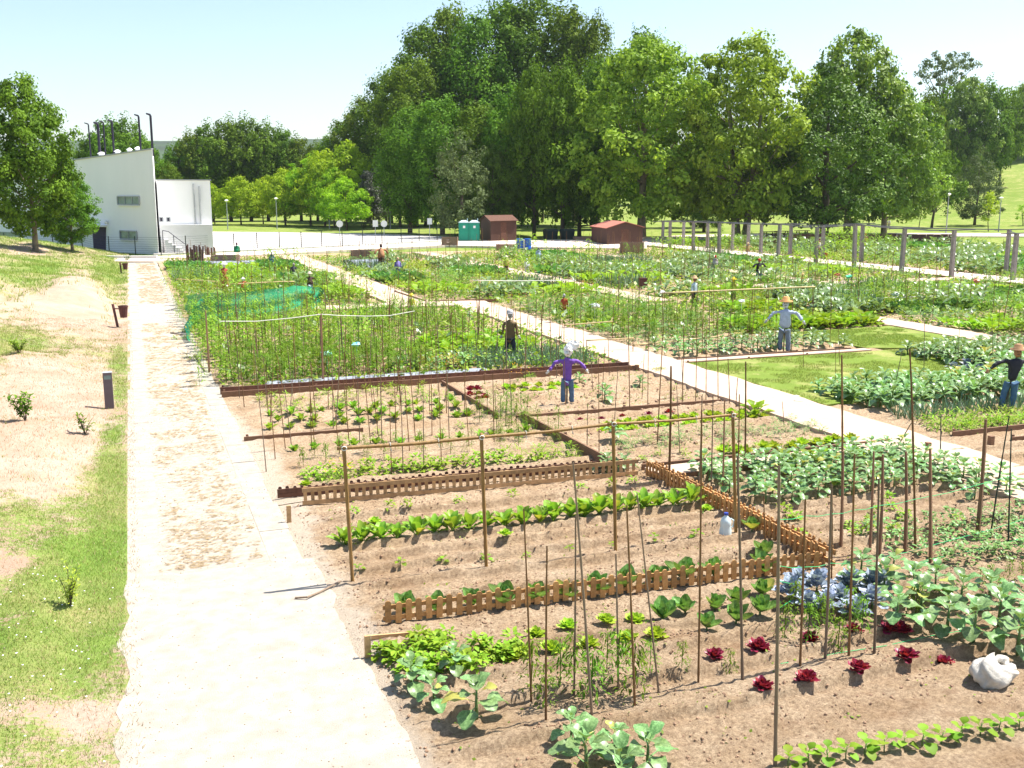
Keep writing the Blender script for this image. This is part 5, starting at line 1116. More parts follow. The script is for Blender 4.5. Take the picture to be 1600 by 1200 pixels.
scarecrow(881, 496, 458, 'small scarecrow in a red dress with a grey head', (.50, .06, .04), (.40, .05, .04), (.40, .38, .40), None, 'down', 0)
scarecrow(1084, 478, 432, 'scarecrow with a wide straw hat, pale blue shirt and black waistcoat', (.55, .66, .72), (.04, .05, .05), (.30, .12, .08), (.55, .36, .20), 'down', .4)
scarecrow(622, 434, 401, 'scarecrow in a violet top and pale blue skirt in the far middle bed', (.18, .15, .38), (.28, .40, .62), (.62, .40, .25), None, 'down', 0)
scarecrow(596, 421, 380, 'tan scarecrow like a stuffed sack with a dark head near the wicker bin', (.40, .20, .10), (.12, .05, .04), (.10, .06, .05), None, 'droop', .3)
scarecrow(425, 418, 392, 'small scarecrow in a white and navy top with bright blue trousers', (.10, .16, .30), (.02, .30, .50), (.6, .5, .4), (.8, .78, .75), 'down', 0)
scarecrow(371, 407, 378, 'thin scarecrow wrapped in a green bag in front of the brown bin', (.02, .26, .12), (.05, .1, .06), (.12, .06, .08), None, 'down', 0, legs=False, belly=1.4)
scarecrow(458, 441, 410, 'dark scarecrow in a black and grey coat leaning slightly back', (.05, .05, .06), (.05, .04, .06), (.35, .30, .30), None, 'down', 0, lean=.06, coat=True)
scarecrow(485, 462, 425, 'scarecrow in a black jacket with orange sleeves, pale jeans and pale hat', (.07, .035, .03), (.40, .52, .66), (.7, .55, .4), (.68, .58, .45), 'droop', 0)
scarecrow(381, 462, 434, 'small scarecrow with white hood and red scarf in the left far bed', (.55, .10, .06), (.62, .55, .42), (.8, .78, .74), (.75, .75, .72), 'droop', 0, legs=False)
scarecrow(352, 455, 410, 'thin striped red and white scarecrow pole with a white head scarf', (.42, .09, .05), (.40, .10, .06), (.78, .75, .72), (.78, .77, .75), 'none', 0, belly=.6)
scarecrow(791, 428, 400, 'scarecrow in brown trousers and yellow top holding a pale umbrella like cloth', (.42, .28, .08), (.10, .05, .03), (.72, .66, .4), (.72, .68, .45), 'down', .2)
scarecrow(823, 428, 403, 'white and grey scarecrow left of the pale blue one in the far bed', (.62, .62, .62), (.35, .38, .38), (.6, .6, .58), None, 'down', 0, belly=1.2)
scarecrow(841, 411, 386, 'pale blue scarecrow with a dark head behind the blue barrels path', (.40, .50, .66), (.30, .40, .58), (.10, .09, .12), None, 'down', 0)
scarecrow(1117, 426, 398, 'grey scarecrow with a bright red head in the bed below the pergola', (.40, .38, .38), (.36, .35, .36), (.58, .03, .03), None, 'down', 0)
scarecrow(1185, 440, 404, 'black shirted scarecrow in jeans with a red cap', (.02, .02, .025), (.10, .22, .34), (.35, .12, .1), None, 'out', .1, cap=(.6, .05, .04))
scarecrow(1168, 402, 379, 'straw scarecrow with a wide pale hat at the edge of the pergola path', (.42, .30, .12), (.30, .20, .10), (.5, .34, .2), (.6, .44, .24), 'out', 0, legs=False)
scarecrow(1253, 452, 427, 'golden straw scarecrow with stacked yellow body near the bamboo rail', (.62, .38, .12), (.30, .18, .09), (.64, .42, .15), (.62, .42, .18), 'none', 0, legs=False, belly=.9)
scarecrow(1145, 472, 434, 'bright yellow headed scarecrow behind the pale bamboo rail', (.42, .40, .05), (.04, .07, .04), (.74, .55, .02), (.74, .55, .02), 'down', 0)
scarecrow(643, 494, 459, 'scarecrow with a yellow top standing where the two gravel paths meet', (.62, .50, .04), (.06, .10, .07), (.75, .6, .1), (.74, .6, .06), 'down', 0)
scarecrow(899, 402, 386, 'pale pink scarecrow far off in front of the garden huts', (.66, .45, .36), (.55, .42, .34), (.7, .55, .45), None, 'out', 0)
scarecrow(506, 404, 390, 'tiny pale yellow scarecrow beside the start of the gravel path', (.66, .68, .35), (.3, .2, .16), (.7, .72, .45), (.7, .72, .4), 'out', 0) if False else None
def person(bx, by, H, label, shirt, pants, hair, rz=0, skinc=(.45, .26, .18), walk=.12, carry=None):
    p = Gt(bx, by); k = H/1.72; o = empty('person', p, label, 'person', None, rz); a = walk
    def q(x, y, z): return (x*k, y*k, z*k)
    N_ = [(*q(0, 0, .92), .12*k, .09*k), (*q(0, 0, 1.12), .11*k, .085*k), (*q(0, 0, 1.36), .14*k, .09*k), (*q(0, 0, 1.48), .05*k, .05*k), (*q(0, -.01, 1.56), .07*k, .08*k), (*q(0, -.01, 1.66), .075*k, .09*k),
          (*q(-.09, 0, .84), .08*k, .08*k), (*q(-.10, -a*.5, .48), .055*k, .055*k), (*q(-.10, a*.2, .09), .04*k, .04*k), (*q(-.10, a*.2-.12, .04), .035*k, .03*k),
          (*q(.09, 0, .84), .08*k, .08*k), (*q(.10, a*.5, .48), .055*k, .055*k), (*q(.10, a*1.2, .10), .04*k, .04*k), (*q(.10, a*1.2-.12, .04), .035*k, .03*k),
          (*q(-.20, 0, 1.38), .05*k, .05*k), (*q(-.25, .03, 1.12), .038*k, .038*k), (*q(-.24, -.06, .90), .028*k, .028*k), (*q(-.24, -.08, .80), .03*k, .02*k),
          (*q(.20, 0, 1.38), .05*k, .05*k), (*q(.25, .03, 1.12), .038*k, .038*k), (*q(.25, -.03, .90), .028*k, .028*k), (*q(.25, -.04, .80), .03*k, .02*k)]
    E_ = [(0, 1), (1, 2), (2, 3), (3, 4), (4, 5), (0, 6), (6, 7), (7, 8), (8, 9), (0, 10), (10, 11), (11, 12), (12, 13), (2, 14), (14, 15), (15, 16), (16, 17), (2, 18), (18, 19), (19, 20), (20, 21)]
    skin('body', N_, E_, cloth(skinc), o, 1)
    S = [N_[0], N_[1], N_[2], (*q(0, 0, 1.43), .07*k, .07*k), N_[14], N_[15], N_[18], N_[19]]; S = [(n_[0], n_[1], n_[2], n_[3]*1.22, n_[4]*1.22) for n_ in S]
    skin('shirt', S, [(0, 1), (1, 2), (2, 3), (2, 4), (4, 5), (2, 6), (6, 7)], cloth(shirt), o, 1)
    S = [N_[0], N_[6], N_[7], N_[8], N_[10], N_[11], N_[12]]; S = [(n_[0], n_[1], n_[2]+.01, n_[3]*1.3, n_[4]*1.3) for n_ in S]
    skin('trousers', S, [(0, 1), (1, 2), (2, 3), (0, 4), (4, 5), (5, 6)], cloth(pants), o, 1)
    mb = MB(); blob(mb, q(0, .015, 1.68), (.088*k, .10*k, .085*k), 3, .04, 10, 6); mb.obj('hair', cloth(hair), o, smooth_=True)
    return o, p, k
o, p, k = person(1279, 405, 1.62, 'person in white top and dark trousers carrying a red bucket on the pergola path', (.72, .68, .72), (.02, .02, .03), (.16, .06, .03), rad(40))
b_ = MB(); c = p+Vector((.45, -.25, 0)); lathe(b_, [(.001, .16), (.15, .16), (.20, .52), (.185, .52), (.14, .2)], (c.x, c.y, 0), 12); bo = b_.obj('bucket', cloth((.6, .02, .02)), label='red bucket hanging beside the person on the pergola path', cat='bucket')
mb = MB(); tube(mb, [(c.x-.19, c.y, .5), (c.x-.12, c.y, .74), (c.x, c.y, .8), (c.x+.12, c.y, .74), (c.x+.19, c.y, .5)], .012, 5); mb.obj('handle', WIRE, bo)
person(1351, 390, 1.45, 'person in a magenta and red outfit bending near the far pergola posts', (.50, .06, .18), (.30, .02, .12), (.55, .08, .04), rad(-60))
person(1343, 389, 1.5, 'person in pale blue clothes beside the magenta one near the pergola', (.52, .60, .68), (.40, .46, .56), (.15, .1, .08), rad(70))
person(1324.5, 360, 1.65, 'person in a red and white top walking on the park lawn', (.62, .16, .12), (.30, .25, .25), (.3, .12, .06), rad(100)); person(1384, 360, 1.6, 'left one of two people in pale clothes on the park lawn', (.75, .74, .74), (.35, .33, .36), (.1, .06, .04), rad(80)); person(1388.5, 360, 1.6, 'right one of two people in pale clothes on the park lawn', (.66, .66, .68), (.45, .45, .46), (.12, .08, .05), rad(90))
person(930, 358, 1.6, 'person in a blue top in the tree shade left of the red roofed hut', (.08, .16, .5), (.05, .06, .1), (.05, .03, .02), 0)

# ------------------------------------------------------------ small things among the beds
p = G(1133, 842); o = empty('water_jug', p, 'milky plastic jug with a blue cap beside the last bamboo frame post', 'jug')
mb = MB(); lathe(mb, [(.001, 0), (.085, .005), (.095, .04), (.095, .15), (.08, .2), (.085, .23), (.085, .28), (.07, .33), (.03, .37), (.028, .40)], n=14); mb.obj('body', JUG, o, smooth_=True)
mb = MB(); lathe(mb, [(.034, .39), (.034, .425), (.001, .428)], n=10); mb.obj('cap', CAPB, o); mb = MB(); tube(mb, [(.07, -.02, .33), (.12, -.03, .30), (.11, -.03, .2), (.085, -.02, .18)], .012, 5); mb.obj('handle', JUG, o)
p = G(1550, 1068); mb = MB(); n, m_ = 60, 30; V = []
for i in range(m_+1):
    th = math.pi*i/m_
    for j in range(n):
        ph = 2*math.pi*j/n; d = 1+.09*math.sin(2*ph+2*th+1)+.05*math.sin(8*ph+3*math.sin(3*th))*math.sin(th)+.05*math.sin(5*ph-4*th)+.025*math.sin(17*ph+6*th)*math.sin(th); V.append([.29*d*math.sin(th)*math.cos(ph), .2*d*math.sin(th)*math.sin(ph), max(-.12, .12*d*math.cos(th)*(1-.75*math.cos(ph)))])
mb.add(V, [[i*n+j, (i+1)*n+j, (i+1)*n+(j+1) % n, i*n+(j+1) % n] for i in range(m_) for j in range(n)])
o = empty('sack', p+Vector((0, 0, .14)), 'crumpled white sack lying on bare soil at the right edge', 'sack', None, .3); mb.obj('body', SACK, o, smooth_=True)
mb = MB(); a_ = np.linspace(0, 2*math.pi, 22); tube(mb, [(.10+(.14+.015*math.sin(4*t))*math.cos(t), -.01+(.10+.012*math.sin(5*t))*math.sin(t), .045+.02*math.sin(t)+.014*math.sin(3*t)) for t in np.linspace(0, 2*math.pi, 48)], [.045+.010*math.sin(5*t)+.006*math.sin(11*t) for t in np.linspace(0, 2*math.pi, 48)], 8, cap=False); mb.obj('rolled_rim', SACK, o, smooth_=True)
def bagthing(x, y, c, s, label, nm='plastic_bag'):
    p = G(x, y); mb = MB(); blob(mb, (0, 0, s*.6+.6), (s, s*.7, s*.5), int(x), .4, 9, 6); tube(mb, [(0, 0, -.1), (0, 0, .7)], .012, 5); mb.obj(nm, mat('bag %d' % x, c, .4, .1, 5), loc=p, label=label, cat='bag')
bagthing(512, 590, (.35, .75, .62), .16, 'pale green plastic bag on a stick in the tomato bed'); bagthing(558, 572, (.30, .70, .85), .14, 'light blue plastic bag on a stick in the tomato bed'); bagthing(929, 505, (.75, .75, .75), .2, 'torn white plastic on a stick right of the red scarecrow')
bagthing(1035, 480, (.65, .6, .6), .16, 'small white rag on a stake in the middle bed'); bagthing(1158, 495, (.7, .74, .78), .14, 'white plastic bottle stuck on a stake left of the blue shirted scarecrow'); bagthing(1325, 452, (.05, .6, .3), .18, 'bright green bag on a stake near the pergola path')
bagthing(1398, 484, (.72, .74, .72), .2, 'white rag among the leaves in the far right bed'); bagthing(1524, 460, (.62, .2, .12), .2, 'orange red pot like bag on a stake at the right'); bagthing(1307, 448, (.45, .14, .06), .16, 'brown red pot on a stake in the far right bed')
for i, (x, y, lb) in enumerate(((443, 426, 'orange flowers in the far left bed'), (713, 428, 'orange flowers beside the tall thin stakes'), (821, 472, 'orange red flowers left of the red scarecrow'), (915, 452, 'small brown red flower head by the stakes'), (688, 577, 'orange and red flower patch at the board, left one'), (722, 578, 'orange and red flower patch at the board, right one'),
        (488, 530, 'orange marigolds in the bean bed'), (534, 752, 'orange marigolds left of the bamboo frame'), (300, 530, 'yellow and orange flowers at the path edge, far one'), (313, 562, 'yellow flowers at the path edge, near one'), (289, 520, 'red flowers at the path edge'), (1018, 584, 'orange marigold at the corner of the gravel path'), (819, 592, 'orange marigold on the cross path'))):
    p = G(x, y); sz = .18+.004*p.y; mb = MB(); 
    for t in range(26):
        c = np.array([random.gauss(0, sz), random.gauss(0, sz*.6), .18+random.random()*.25]); V, Q, tt = leaf(.05+.001*p.y, .05+.001*p.y, 1, 2, .3, .2, 0, t, 0, random.random()); mb.add(place(V, random.uniform(0, 6), random.uniform(0, 1.2), c), Q, tint=random.random())
    o = empty('flowers', p, lb, 'flowers'); mb.obj('petals', MARI if i not in (10,) else REDL, o); mb = MB(); mb.inst(plant_tpl('potato', 0, 1), [(random.gauss(0, sz), random.gauss(0, sz*.6), 0) for _ in range(5)], 1., 1.); mb.obj('leaves', WEED, o)
# stone, film sheets, netting, fallen sticks
for x, y, s, lb in ((1250, 634, .2, 'pale rounded stone at the corner of the kale bed'), (1243, 625, .15, 'smaller brown stone behind the pale one')): mb = MB(); blob(mb, (0, 0, s*.35), (s, s*.8, s*.55), int(x), .1, 12, 7); mb.obj('stone', STONE, loc=G(x, y), label=lb, cat='stone', smooth_=True)
def sheet(x0, x1_, y0, y1, label, hump=.08):
    X = np.linspace(x0, x1_, 30); Y = np.linspace(y0, y1, 14); gx, gy = np.meshgrid(X, Y); o = gridmesh('mulch_film', X, Y, lambda x, y: .09+hump*np.sin((y-y0)/(y1-y0)*math.pi)+.03*fbm(x*5, y*5, 3), FILM, None); tag(o, label, 'plastic sheet'); return o
sheet(3.2, 9.6, 27.95, 28.6, 'grey mulch film along the foot of the tomato bed'); sheet(4.2, 7.4, 76, 82, 'grey plastic sheet in the far left bed', .15); sheet(7.6, 9.4, 76.5, 81, 'second grey plastic sheet in the far left bed, right one', .15); sheet(14.8, 17.2, 71, 78, 'sloping grey cold frame sheet beside the pale leafy rows', .3)
NETM, n, l = nt('green netting'); out = N(n, 'ShaderNodeOutputMaterial'); d_ = N(n, 'ShaderNodeBsdfDiffuse'); d_.inputs[0].default_value = (.03, .34, .18, 1); tr_ = N(n, 'ShaderNodeBsdfTransparent'); mx = N(n, 'ShaderNodeMixShader'); mx.inputs[0].default_value = .6
l.new(tr_.outputs[0], mx.inputs[1]); l.new(d_.outputs[0], mx.inputs[2]); l.new(mx.outputs[0], out.inputs[0])
def net(P, Y, h, label):
    mb = MB(); n = 14; V = []; 
    for j in range(len(P)): 
        q = atY(P[j][0], P[j][1], Y[j]); 
        for i in range(n+1): t = i/n; V.append((q.x+.08*math.sin(i+j), q.y+.15*math.sin(i*1.7+j*2.1)*t, q.z-h*t))
    mb.add(V, [[j*(n+1)+i, j*(n+1)+i+1, (j+1)*(n+1)+i+1, (j+1)*(n+1)+i] for j in range(len(P)-1) for i in range(n)]); return mb.obj('green_net', NETM, label=label, cat='net', smooth_=True)
net([(290, 462), (320, 457), (350, 460), (400, 454), (450, 449), (462, 446), (503, 449), (488, 462)], [46, 45, 45, 46, 47, 48, 50, 46], 1.5, 'green crop netting hung on stakes in the left far bed')
net([(300, 478), (340, 476), (400, 474), (440, 470), (470, 466)], [42, 42, 43, 44, 45], 1.2, 'lower sagging sheet of green netting in the left far bed')
net([(315, 465), (300, 480), (291, 500), (295, 520)], [46, 43, 40, 38], 1.3, 'green crop netting along the side of the main path'); net([(838, 424), (900, 420), (960, 418)], [62, 63, 64], .5, 'pale green netting low over a far bed')
def stick(pts, r, label): mb = MB(); tube(mb, [G(x, y, .05+.02*(i % 2)) for i, (x, y) in enumerate(pts)], r, 5); mb.obj('fallen_stick', BAMB2, label=label, cat='stick')
stick([(461, 934), (480, 933), (500, 925), (532, 908)], .014, 'curved dark stick lying at the edge of the main path'); stick([(590, 737), (650, 731), (735, 722)], .015, 'long straight stick lying on the sparse bed'); stick([(266, 520), (285, 523)], .02, 'short dark stick on the path edge far off')
stick([(304, 554), (312, 566), (320, 580)], .025, 'dark curved stick at the bed edge beside the path')

# ------------------------------------------------------------ crops, near rows one by one
x = 2.75; i = 0
while x < 8.75:
    plant('chard', x, 14.72+random.uniform(-.07, .07), random.uniform(.85, 1.15), 'bright green leafy plant, %s from the path in the long row' % nth(i), 'bright green leafy row', True, True); x += random.uniform(.25, .32); i += 1
for i, (x, y) in enumerate(((634, 956), (683, 952), (738, 945), (790, 942), (838, 936), (883, 930), (930, 922), (978, 916), (1025, 910), (1070, 905), (1115, 899), (1192, 890))):
    p = G(x, y, .08); plant('cabbage', p.x, p.y, random.uniform(.95, 1.2), 'young cabbage, %s from the path in the row above the picket fence' % nth(i), 'cabbage row above the picket fence', True, True)
for i, (x, y) in enumerate(((1035, 972), (1070, 960), (1104, 984), (1117, 955), (1150, 975), (1152, 948), (1190, 932), (1187, 965))):
    p = G(x, y, .05); plant('cabbage', p.x, p.y, random.uniform(.8, 1.0), 'young cabbage below the picket fence, %s from the left' % nth(i), 'cabbages below the picket fence', True, True)
for i, (x, y) in enumerate(((803, 1030), (837, 998), (861, 1022), (888, 986), (920, 1010), (947, 977), (980, 1002), (992, 974), (1024, 998))):
    p = G(x, y, .04); plant('lettuce', p.x, p.y, random.uniform(.95, 1.2), 'small yellow green lettuce around the tomato plants, %s from the left' % nth(i), 'yellow green lettuces', False, True)
for i, (x, y) in enumerate(((585, 824), (570, 828), (478, 757), (944, 787), (1104, 802), (790, 848))):
    p = G(x, y, .04); plant('lettuce', p.x, p.y, .9, 'lone light green lettuce in the bed behind the lattice, %s one' % nth(i) if y < 780 else 'small lettuce beside the long leafy row, %s one' % nth(i), 'single lettuces', False, True)
for i, (x, y) in enumerate(((1116, 1030), (1186, 1018), (1192, 1082), (1259, 1072), (1340, 1056), (1415, 1038), (1475, 1032), (1388, 990), (1408, 988), (1264, 1004), (1332, 992))):
    p = G(x, y, .05); plant('red_lettuce', p.x, p.y, random.uniform(.75, 1.05), 'dark red lettuce on bare soil near the green strings, %s of the scattered ones' % nth(i), 'red lettuces in the foreground', True, True)
for i, (x, y, s) in enumerate(((643, 1070, .9), (678, 1098, .8), (712, 1056, .85), (745, 1125, 1.15), (893, 1160, .9), (915, 1210, 1.25), (960, 1176, .8), (1012, 1205, 1.1), (968, 1235, 1.2))):
    p = G(x, y, .05); plant('kale', p.x, p.y, s*.74, 'grey green kale plant near the bottom edge, %s from the path' % nth(i), 'kale plants at the bottom edge', True, True)
for i in range(13):
    p = G(1232+i*30, 1196-i*5.2, .06); plant('seedling', p.x, p.y, random.uniform(.95, 1.3), 'young bean seedling in the bottom right row, %s from the left' % nth(i), 'bean seedlings bottom right', True, True)
for i in range(9):
    p = G(560+i*66, 892-i*6.4, .06); plant('seedling', p.x, p.y, random.uniform(.6, .85), 'small sprout in the furrow in front of the leafy row, %s from the path' % nth(i), 'sprouts in the furrow', True, True)
for i, (x, y, s) in enumerate(((830, 1085, .8), (853, 1105, .7), (897, 1086, .95), (925, 1100, .9), (966, 1075, .9), (990, 1092, .95), (875, 1075, .7), (948, 1050, .7), (1015, 1060, .6), (1065, 1055, .5), (1140, 1050, .45))):
    p = G(x, y, .03); plant('tomato', p.x, p.y, s*.92, 'feathery tomato plant tied to the near canes, %s from the left' % nth(i) if i < 6 else 'smaller tomato plant between the canes, %s one' % nth(i-6), 'tomato plants on the near canes', False, True)
for x, y in ((1262, 1010), (1225, 1000), (1290, 1005), (1310, 1015), (1345, 1000), (1240, 975), (1325, 975), (1280, 975), (1430, 960)):
    p = G(x, y, .03); plant('tomato', p.x, p.y, .62, 'young tomato plant %s the near canes with green strings' % ('behind' if y < 980 else 'at the feet of'), 'young tomatoes at the green strings', False, True)
for k_ in range(60):
    x, y = random.uniform(592, 815), random.uniform(1000, 1058)
    if y > 1058-(x < 640)*(640-x)*.5 or (x > 760 and y > 1035): continue
    p = G(x, y, .03); plant('potato', p.x, p.y, random.uniform(.75, 1.05), 'low yellow green leafy plant in the dense patch below the picket fence', 'dense leafy patch below the picket fence', False, True)
for x, y, s in ((1400, 985, 1.1), (1438, 965, 1.2), (1480, 992, 1.3), (1520, 1012, 1.35), (1500, 955, 1.2), (1560, 985, 1.3), (1590, 1025, 1.3), (1545, 945, 1.1), (1425, 940, 1.1), (1380, 930, 1.1), (1345, 905, 1.), (1395, 905, 1.), (1460, 930, 1.), (1600, 960, 1.2), (1620, 1000, 1.2), (1330, 930, .9)):
    p = G(x, y, .03); plant('kale', p.x, p.y, s*.74, 'big pale kale, green strings, %s' % ('just behind the fourth cane' if x < 1400 and y < 935 else 'far left of the white sack, under the third string' if x < 1400 else 'straight above the white sack' if x > 1530 and y > 970 else 'at the back near the feathery plants' if y < 950 and x > 1500 else 'between fourth cane and sack, toward the front' if y > 970 else 'between fourth cane and sack, toward the back'), 'big kale plants at the right', True, True)
for i, (x, y) in enumerate(((1235, 945), (1262, 958), (1290, 965), (1312, 950), (1338, 965), (1362, 955), (1275, 935), (1250, 925), (1325, 930), (1365, 930))):
    p = G(x, y, .03); plant('red_cabbage', p.x, p.y, random.uniform(.75, .95), 'blue purple cabbage behind the second and third near canes, %s of the cluster' % nth(i), 'blue purple cabbages', True, True)
bed('kale', 9.6, 14.6, 14.2, 16.3, .42, .42, .72, label='dense kale plant in the bed between the lattice and the gravel path', group='dense kale bed', parts=True)
bed('squash', 11.6, 13.6, 16.1, 16.6, .5, .5, .6, label='leafy plant behind the dense kale bed', group='strip behind the dense kale')
bed('kale', 13.2, 14.8, 13.3, 14.2, .5, .5, .7, label='kale plant in the clump beside the gravel path at the right', group='kale clump beside the gravel path', parts=True)
bed('potato', 9.3, 12.3, 12.3, 13.9, .45, .5, .9, label='small leafy plant between the laths and the orange lattice', group='bed among the laths', keep=.45)
bed('potato_plant', 10.5, 14.5, 10.9, 12.6, .4, .45, .8, label='mixed leafy plant behind the big kale at the right', group='leafy patch behind the big kale')
for x, y in ((1545, 915), (1575, 918), (1560, 930), (1530, 925), (1595, 912)): p = G(x, y, .03); plant('tomato', p.x, p.y, .4, 'bright feathery carrot like plant at the right edge', 'feathery plants at the right edge')
for x, y in ((1190, 885), (1195, 870), (1175, 835)): p = G(x, y, .03); plant('cabbage', p.x, p.y, .9, 'dark green cabbage by the orange lattice', 'cabbages by the orange lattice', True)
bed('potato', 3, 8.6, 16.1, 16.35, .45, .5, .7, label='little green plant at the foot of the honey lattice', group='strip at the lattice foot', keep=.7)
bed('weed', 2.8, 8.7, 15.6, 15.7, .5, .5, .6, label='small weed in front of the lattice', group='soil before the lattice', keep=.4)
# sparse beds behind the frame
L1, G1 = 'x', 'sparse bed behind the trellis'
bed('potato', 2.7, 8.3, 18.5, 18.9, .26, .3, 1.05, label='small green plant in the leafy row nearest behind the bamboo frame', group='leafy row behind the frame'); bed('weed', 2.6, 8.3, 17.8, 18.1, .5, .5, .8, keep=.5, label=L1, group=G1)
bed('tomato', 2.7, 8.3, 19.5, 20.2, .55, .6, .55, label='small tomato plant at the thin stakes behind the frame', group='staked rows behind the trellis'); bed('chard', 2.8, 8.2, 20.8, 21.2, .42, .5, .55, label=L1, group=G1); bed('potato', 2.6, 8, 21.6, 21.9, .5, .5, .8, keep=.5, label=L1, group=G1)
bed('chard', 2.6, 7.6, 22.9, 24.5, .42, .75, .62, label='light green plant in the bed before the double plank edging', group='bed before the double plank'); bed('potato', 2.6, 7.6, 24.9, 26.8, .4, .6, 1., label='leafy plant in the bed before the double plank edging', group='bed before the double plank', keep=.8)
bed('tomato', 7.2, 8.6, 20.5, 23.4, .5, .5, .75, label='feathery bush left of the purple scarecrow', group='bushes left of the purple scarecrow')
bed('lettuce', 9.6, 14.0, 20.3, 20.9, .3, .3, 1.2, label='yellow green lettuce in the row behind the frame rail', group='lettuce rows behind the rail'); bed('lettuce', 11, 14.4, 17.5, 17.75, .3, .3, 1.3, label='yellow green lettuce row before the short path', group='lettuce row by the short path')
bed('lettuce', 9.0, 11.2, 25.2, 25.6, .3, .4, 1.1, label='yellow green creeping plant left of the purple scarecrow', group='patch left of the purple scarecrow'); bed('red_lettuce', 7.9, 8.6, 24.8, 26, .4, .5, 1., label='dark red plant at the end of the diagonal plank', group='corner by the diagonal plank')
bed('potato_plant', 9.2, 14.3, 18.3, 19.9, .36, .42, .55, label='small dark leafy plant on loose soil behind the frame', group='loose soil behind the trellis', keep=.8); bed('potato', 9.0, 13.6, 17.5, 18.0, .45, .4, .8, label=L1, group=G1, keep=.7)
for x, y, s in ((945, 628, 1.1), (1000, 605, .9), (905, 600, .8), (948, 740, 1.), (975, 738, .9), (1180, 648, 1.2), (960, 690, .9)): p = G(x, y, .03); plant('kale' if s != 1.2 else 'squash', p.x, p.y, s*.8, 'lone large leaved plant in the soil around the purple scarecrow', 'lone large leaved plants')
bed('weed', 8.6, 13.6, 22.5, 26.8, .45, .45, .8, label='weed on bare soil around the purple scarecrow', group='soil round the purple scarecrow', keep=.5); bed('red_lettuce', 9, 12.6, 21.5, 21.8, .5, .4, .8, keep=.6, label='red lettuce in the row right of the plank', group='line right of the plank')
# the dense left bed
D1 = 'plant of the dense staked bed left of the brown coated scarecrow'
bed('tomato', 2.3, 8.3, 28.7, 33.2, .42, .55, 1.05, label='staked tomato '+D1, group='dense staked tomato bed'); bed('climbing_bean', 2.1, 8.0, 33.6, 38, .55, .7, .95, label='climbing bean '+D1, group='dense bean bed'); bed('climbing_bean', 2., 7, 38.6, 45, .6, .75, .9, label='bean plant below the green netting', group='bed below the netting')
bed('kale', 7.3, 10, 29.2, 31.2, .5, .55, .7, label='blue green kale left of the brown coated scarecrow', group='blue green kale rows'); bed('squash', 9.4, 12.6, 32., 35, .55, .6, 1.1, label='bright squash leaves around the brown coated scarecrow', group='squash patch round the coated scarecrow'); bed('onion', 9.6, 13.4, 28.6, 31.2, .2, .25, 1., label='onion in the rows between the two nearest scarecrows', group='onion rows')
bed('tomato', 8.3, 12.4, 35.6, 44.8, .6, .75, 1., label='tomato plant below the scarecrow with the yellow top', group='bed at the path junction'); bed('squash', 8.3, 9.4, 31.5, 35, .6, .6, .8, label=D1, group='strip beside the squash patch'); bed('potato', 2.2, 9, 28.2, 28.4, .4, .3, 1.2, label='low plant at the mulch film', group='strip at the mulch film')
bed('climbing_bean', 1.6, 2.4, 29, 66, .5, .8, .7, label='leafy plant at the right edge of the main path', group='main path edge', keep=.8)
# the kale beds right of the gravel path
bed('kale', 16.6, 25, 19.9, 22.3, .46, .46, .95, label='dark kale plant in the broad bed right of the gravel path', group='broad kale bed'); bed('kale', 23.3, 31, 22.9, 26.6, .52, .52, 1.0, label='kale plant in the rows before the dark jacketed scarecrow', group='kale rows at the right')
bed('kale', 25, 30, 20, 22.6, .65, .6, .9, label='kale plant around the dark jacketed scarecrow', group='kale rows at the right'); bed('red_cabbage', 22.6, 24.3, 22.3, 24.2, .55, .55, .8, label='blue purple cabbage left of the dark jacketed scarecrow', group='patch left of the dark jacket')
bed('onion', 16.7, 25, 18.7, 19.5, .16, .28, .9, label='onion in the rows in front of the broad kale bed', group='strip before the broad kale bed'); bed('potato', 16.8, 24, 17.4, 18.5, .27, .28, 1.35, label='bright yellow green plant in the block beside the gravel path', group='bright block beside the gravel path')
bed('potato', 16.5, 27, 12, 16, .6, .6, 1.1, label='small plant at the right edge bed', group='right edge bed', keep=.5)
bed('kale', 16.2, 22.8, 28.7, 30.6, .6, .65, .85, label='kale around the blue shirted scarecrow', group='bed round the blue shirt'); bed('squash', 21.5, 28, 32.9, 35, .6, .65, 1.35, label='tall leafy squash right of the blue shirted scarecrow', group='squash hedge'); bed('potato_plant', 15.9, 22.6, 31, 46, .62, .8, 1.2, label='leafy plant in the crowded bed right of the gravel path', group='crowded bed right of the path', keep=.55)
bed('tomato', 16, 22.6, 31.5, 46, .75, .95, 1.1, label='tomato in the crowded bed right of the gravel path', group='crowded bed beyond the path'); bed('squash', 16.4, 22, 36, 40, 1., 1.2, 1., label='squash in the crowded bed', group='crowded bed middle', keep=.7)
